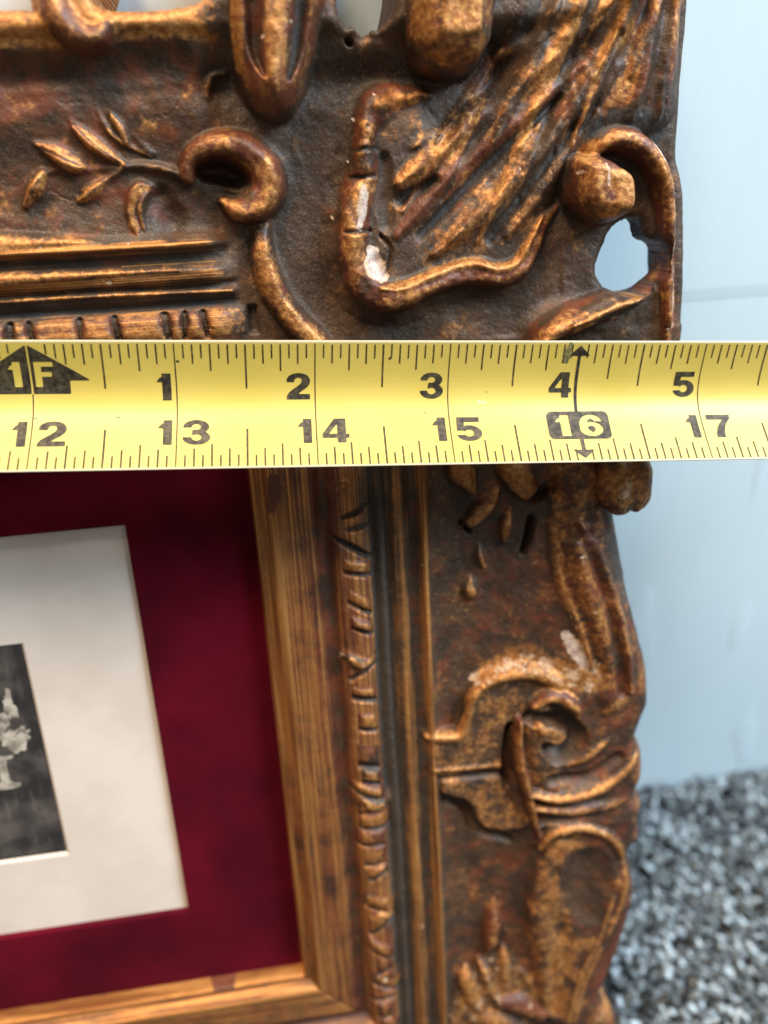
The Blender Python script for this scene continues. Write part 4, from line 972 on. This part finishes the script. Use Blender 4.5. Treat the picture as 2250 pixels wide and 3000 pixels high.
def print_shape(name, fn, box, mat, lift, step=.0065):
    s0, s1, t0, t1 = box
    sx = np.arange(s0 - step, s1 + step * 1.5, step); tx = np.arange(max(.003, t0 - step), min(.997, t1 + step * 1.5), step)
    Sg, Tg = np.meshgrid(sx, tx); Fv = fn(Sg, Tg)
    V = []; Fc = []
    vid = {}
    def vert(s, t):
        k = (round(s, 5), round(t, 5))
        if k not in vid: vid[k] = len(V); V.append(k)
        return vid[k]
    ny, nx_ = Fv.shape
    for j in range(ny - 1):
        for i in range(nx_ - 1):
            cs = ((j, i), (j + 1, i), (j + 1, i + 1), (j, i + 1))
            vals = [Fv[c] for c in cs]
            if min(vals) > 0: continue
            poly = []
            for q in range(4):
                a, b = cs[q], cs[(q + 1) % 4]; fa, fb = Fv[a], Fv[b]
                if fa <= 0: poly.append(vert(Sg[a], Tg[a]))
                if (fa <= 0) != (fb <= 0):
                    r = fa / (fa - fb); poly.append(vert(Sg[a] + r * (Sg[b] - Sg[a]), Tg[a] + r * (Tg[b] - Tg[a])))
            pp = [p for k, p in enumerate(poly) if p != poly[k - 1]]
            if len(pp) >= 3: Fc.append(pp)
    A = np.array(V); P = tp(A[:, 0], A[:, 1], lift)
    return mesh_py(name, P, Fc, mat, tape)
for k, ch in ((1, '1'), (2, '2'), (3, '3'), (4, '4'), (5, '5')):       # upper row, left of each inch line
    w = .105 if ch == '1' else .178
    s0 = k - .034 - w
    print_shape('numeral', place(ch, s0, .245, w, .195), (s0, s0 + w, .245, .44), INK, .0022)
for k, a, b in ((0, '1', '2'), (1, '1', '3'), (2, '1', '4'), (3, '1', '5'), (5, '1', '7')):   # lower row, one digit each side of the line
    s0 = k - .030 - .105
    print_shape('numeral', place(a, s0, .592, .105, .205), (s0, s0 + .105, .592, .797), INKW, .0022)
    print_shape('numeral', place(b, k + .042, .592, .198, .205), (k + .042, k + .24, .592, .797), INKW, .0022)
# one foot arrow with a cut-out 1F
def arrow_fn(s, t):
    tri = polyf(s, t, [(0, .030), (.405, .292), (-.405, .292)])
    b = np.minimum(tri, rect(s, t, -.262, .28, .262, .388))
    b = np.maximum(b, -rect(s, t, -.007, 0, .007, .41))
    b = np.maximum(b, -place('1', -.150, .155, .092, .185)(s, t)); return np.maximum(b, -place('F', .028, .155, .135, .185)(s, t))
print_shape('foot_arrow', arrow_fn, (-.41, .41, .02, .40), INK, .0022)
# sixteen inch mark: boxed 16 and its double arrow
def rrect(s, t, x0, y0, x1, y1, r):
    qx = np.abs(s - (x0 + x1) / 2) - (x1 - x0) / 2 + r; qy = np.abs(t - (y0 + y1) / 2) - (y1 - y0) / 2 + r
    return np.hypot(np.maximum(qx, 0), np.maximum(qy, 0)) + np.minimum(np.maximum(qx, qy), 0) - r
def box_fn(s, t):
    b = rrect(s, t, 3.755, .552, 4.248, .795, .045)
    b = np.maximum(b, -place('1', 3.815, .583, .118, .185)(s, t)); return np.maximum(b, -place('6', 4.005, .583, .185, .185)(s, t))
print_shape('stud_box', box_fn, (3.74, 4.26, .54, .81), INKW, .0022)
def up_fn(s, t): return np.minimum(polyf(s, t, [(4.0, .035), (4.082, .115), (3.918, .115)]), rect(s, t, 3.988, .10, 4.012, .556))
def dn_fn(s, t): return np.minimum(polyf(s, t, [(4.0, .965), (4.085, .892), (3.915, .892)]), rect(s, t, 3.984, .79, 4.016, .90))
print_shape('stud_arrow', up_fn, (3.9, 4.1, .03, .56), INK, .0022)
print_shape('stud_arrow', dn_fn, (3.9, 4.1, .79, .97), INKW, .0022)
def ticks():
    V = []; Fc = []
    def bar(s, t0, t1, w):
        n = max(2, int((t1 - t0) / .03) + 1); b = len(V)
        for k in range(n + 1):
            t = t0 + (t1 - t0) * k / n
            V.append((s - w / 2, t)); V.append((s + w / 2, t))
        for k in range(n): Fc.append((b + 2 * k, b + 2 * k + 2, b + 2 * k + 3, b + 2 * k + 1))
    for i in range(-12 * 16, 9 * 16 + 8):
        s = i / 16; r = i % 16; jit = random.uniform(-.004, .004)
        if r == 0:
            if i == 64: continue
            bar(s, .39 if i == 0 else .022, .985, .0085); continue
        lt, lb, w = (.355, .335, .0105) if r == 8 else (.225, .205, .0095) if r % 4 == 0 else (.175, .165, .0092) if r % 2 == 0 else (.132, .112, .0088)
        if i == 68: lt = .30
        if abs(s) < .40:                                   # leave the foot arrow clear
            lt = min(lt, .03 + .26 * abs(s) / .405 - .012)
        bar(s, .026 + abs(jit), lt + jit, w * 1.2) if lt > .06 else None
        bar(s, 1 - lb + jit, .984, w * 1.35)
    A = np.array(V); mesh_py('tick_marks', tp(A[:, 0], A[:, 1], .0018), Fc, TICK, tape)
ticks()
# ink smudges and nicks on the blade
def smudge(s, t, ws, wt, mat, seed, ang=0.0):
    r = random.Random(seed); p = [r.uniform(0, 6.28) for _ in range(3)]
    def fn(a, b):
        x = (a - s) * math.cos(ang) + (b - t) * math.sin(ang); y = -(a - s) * math.sin(ang) + (b - t) * math.cos(ang)
        th_ = np.arctan2(y, x); return np.hypot(x / ws, y / wt) - 1 - .25 * np.sin(3 * th_ + p[0]) - .15 * np.sin(7 * th_ + p[1])
    m = max(ws, wt) * 1.5
    print_shape('ink_smudge', fn, (s - m, s + m, t - m, t + m), mat, .0014, .004)
SM = ink('green_black_smudge', (0.07, 0.075, 0.045), (0.30, 0.26, 0.08), .8)
GR = ink('green_fleck', (0.10, 0.22, 0.13), (0.4, 0.36, 0.12), .6)
smudge(3.905, .115, .026, .085, SM, 1, .12); smudge(2.55, .135, .010, .010, INK, 2); smudge(1.02, .155, .012, .008, INK, 3)
smudge(.58, .565, .022, .006, GR, 4); smudge(.02, .568, .014, .006, GR, 5); smudge(3.30, .395, .006, .005, INK, 6); smudge(2.82, .55, .016, .003, SM, 7, .5); smudge(3.25, .47, .038, .010, ink('rubbed_spot', (0.80, 0.68, 0.30), (0.86, 0.72, 0.3), .5), 8)
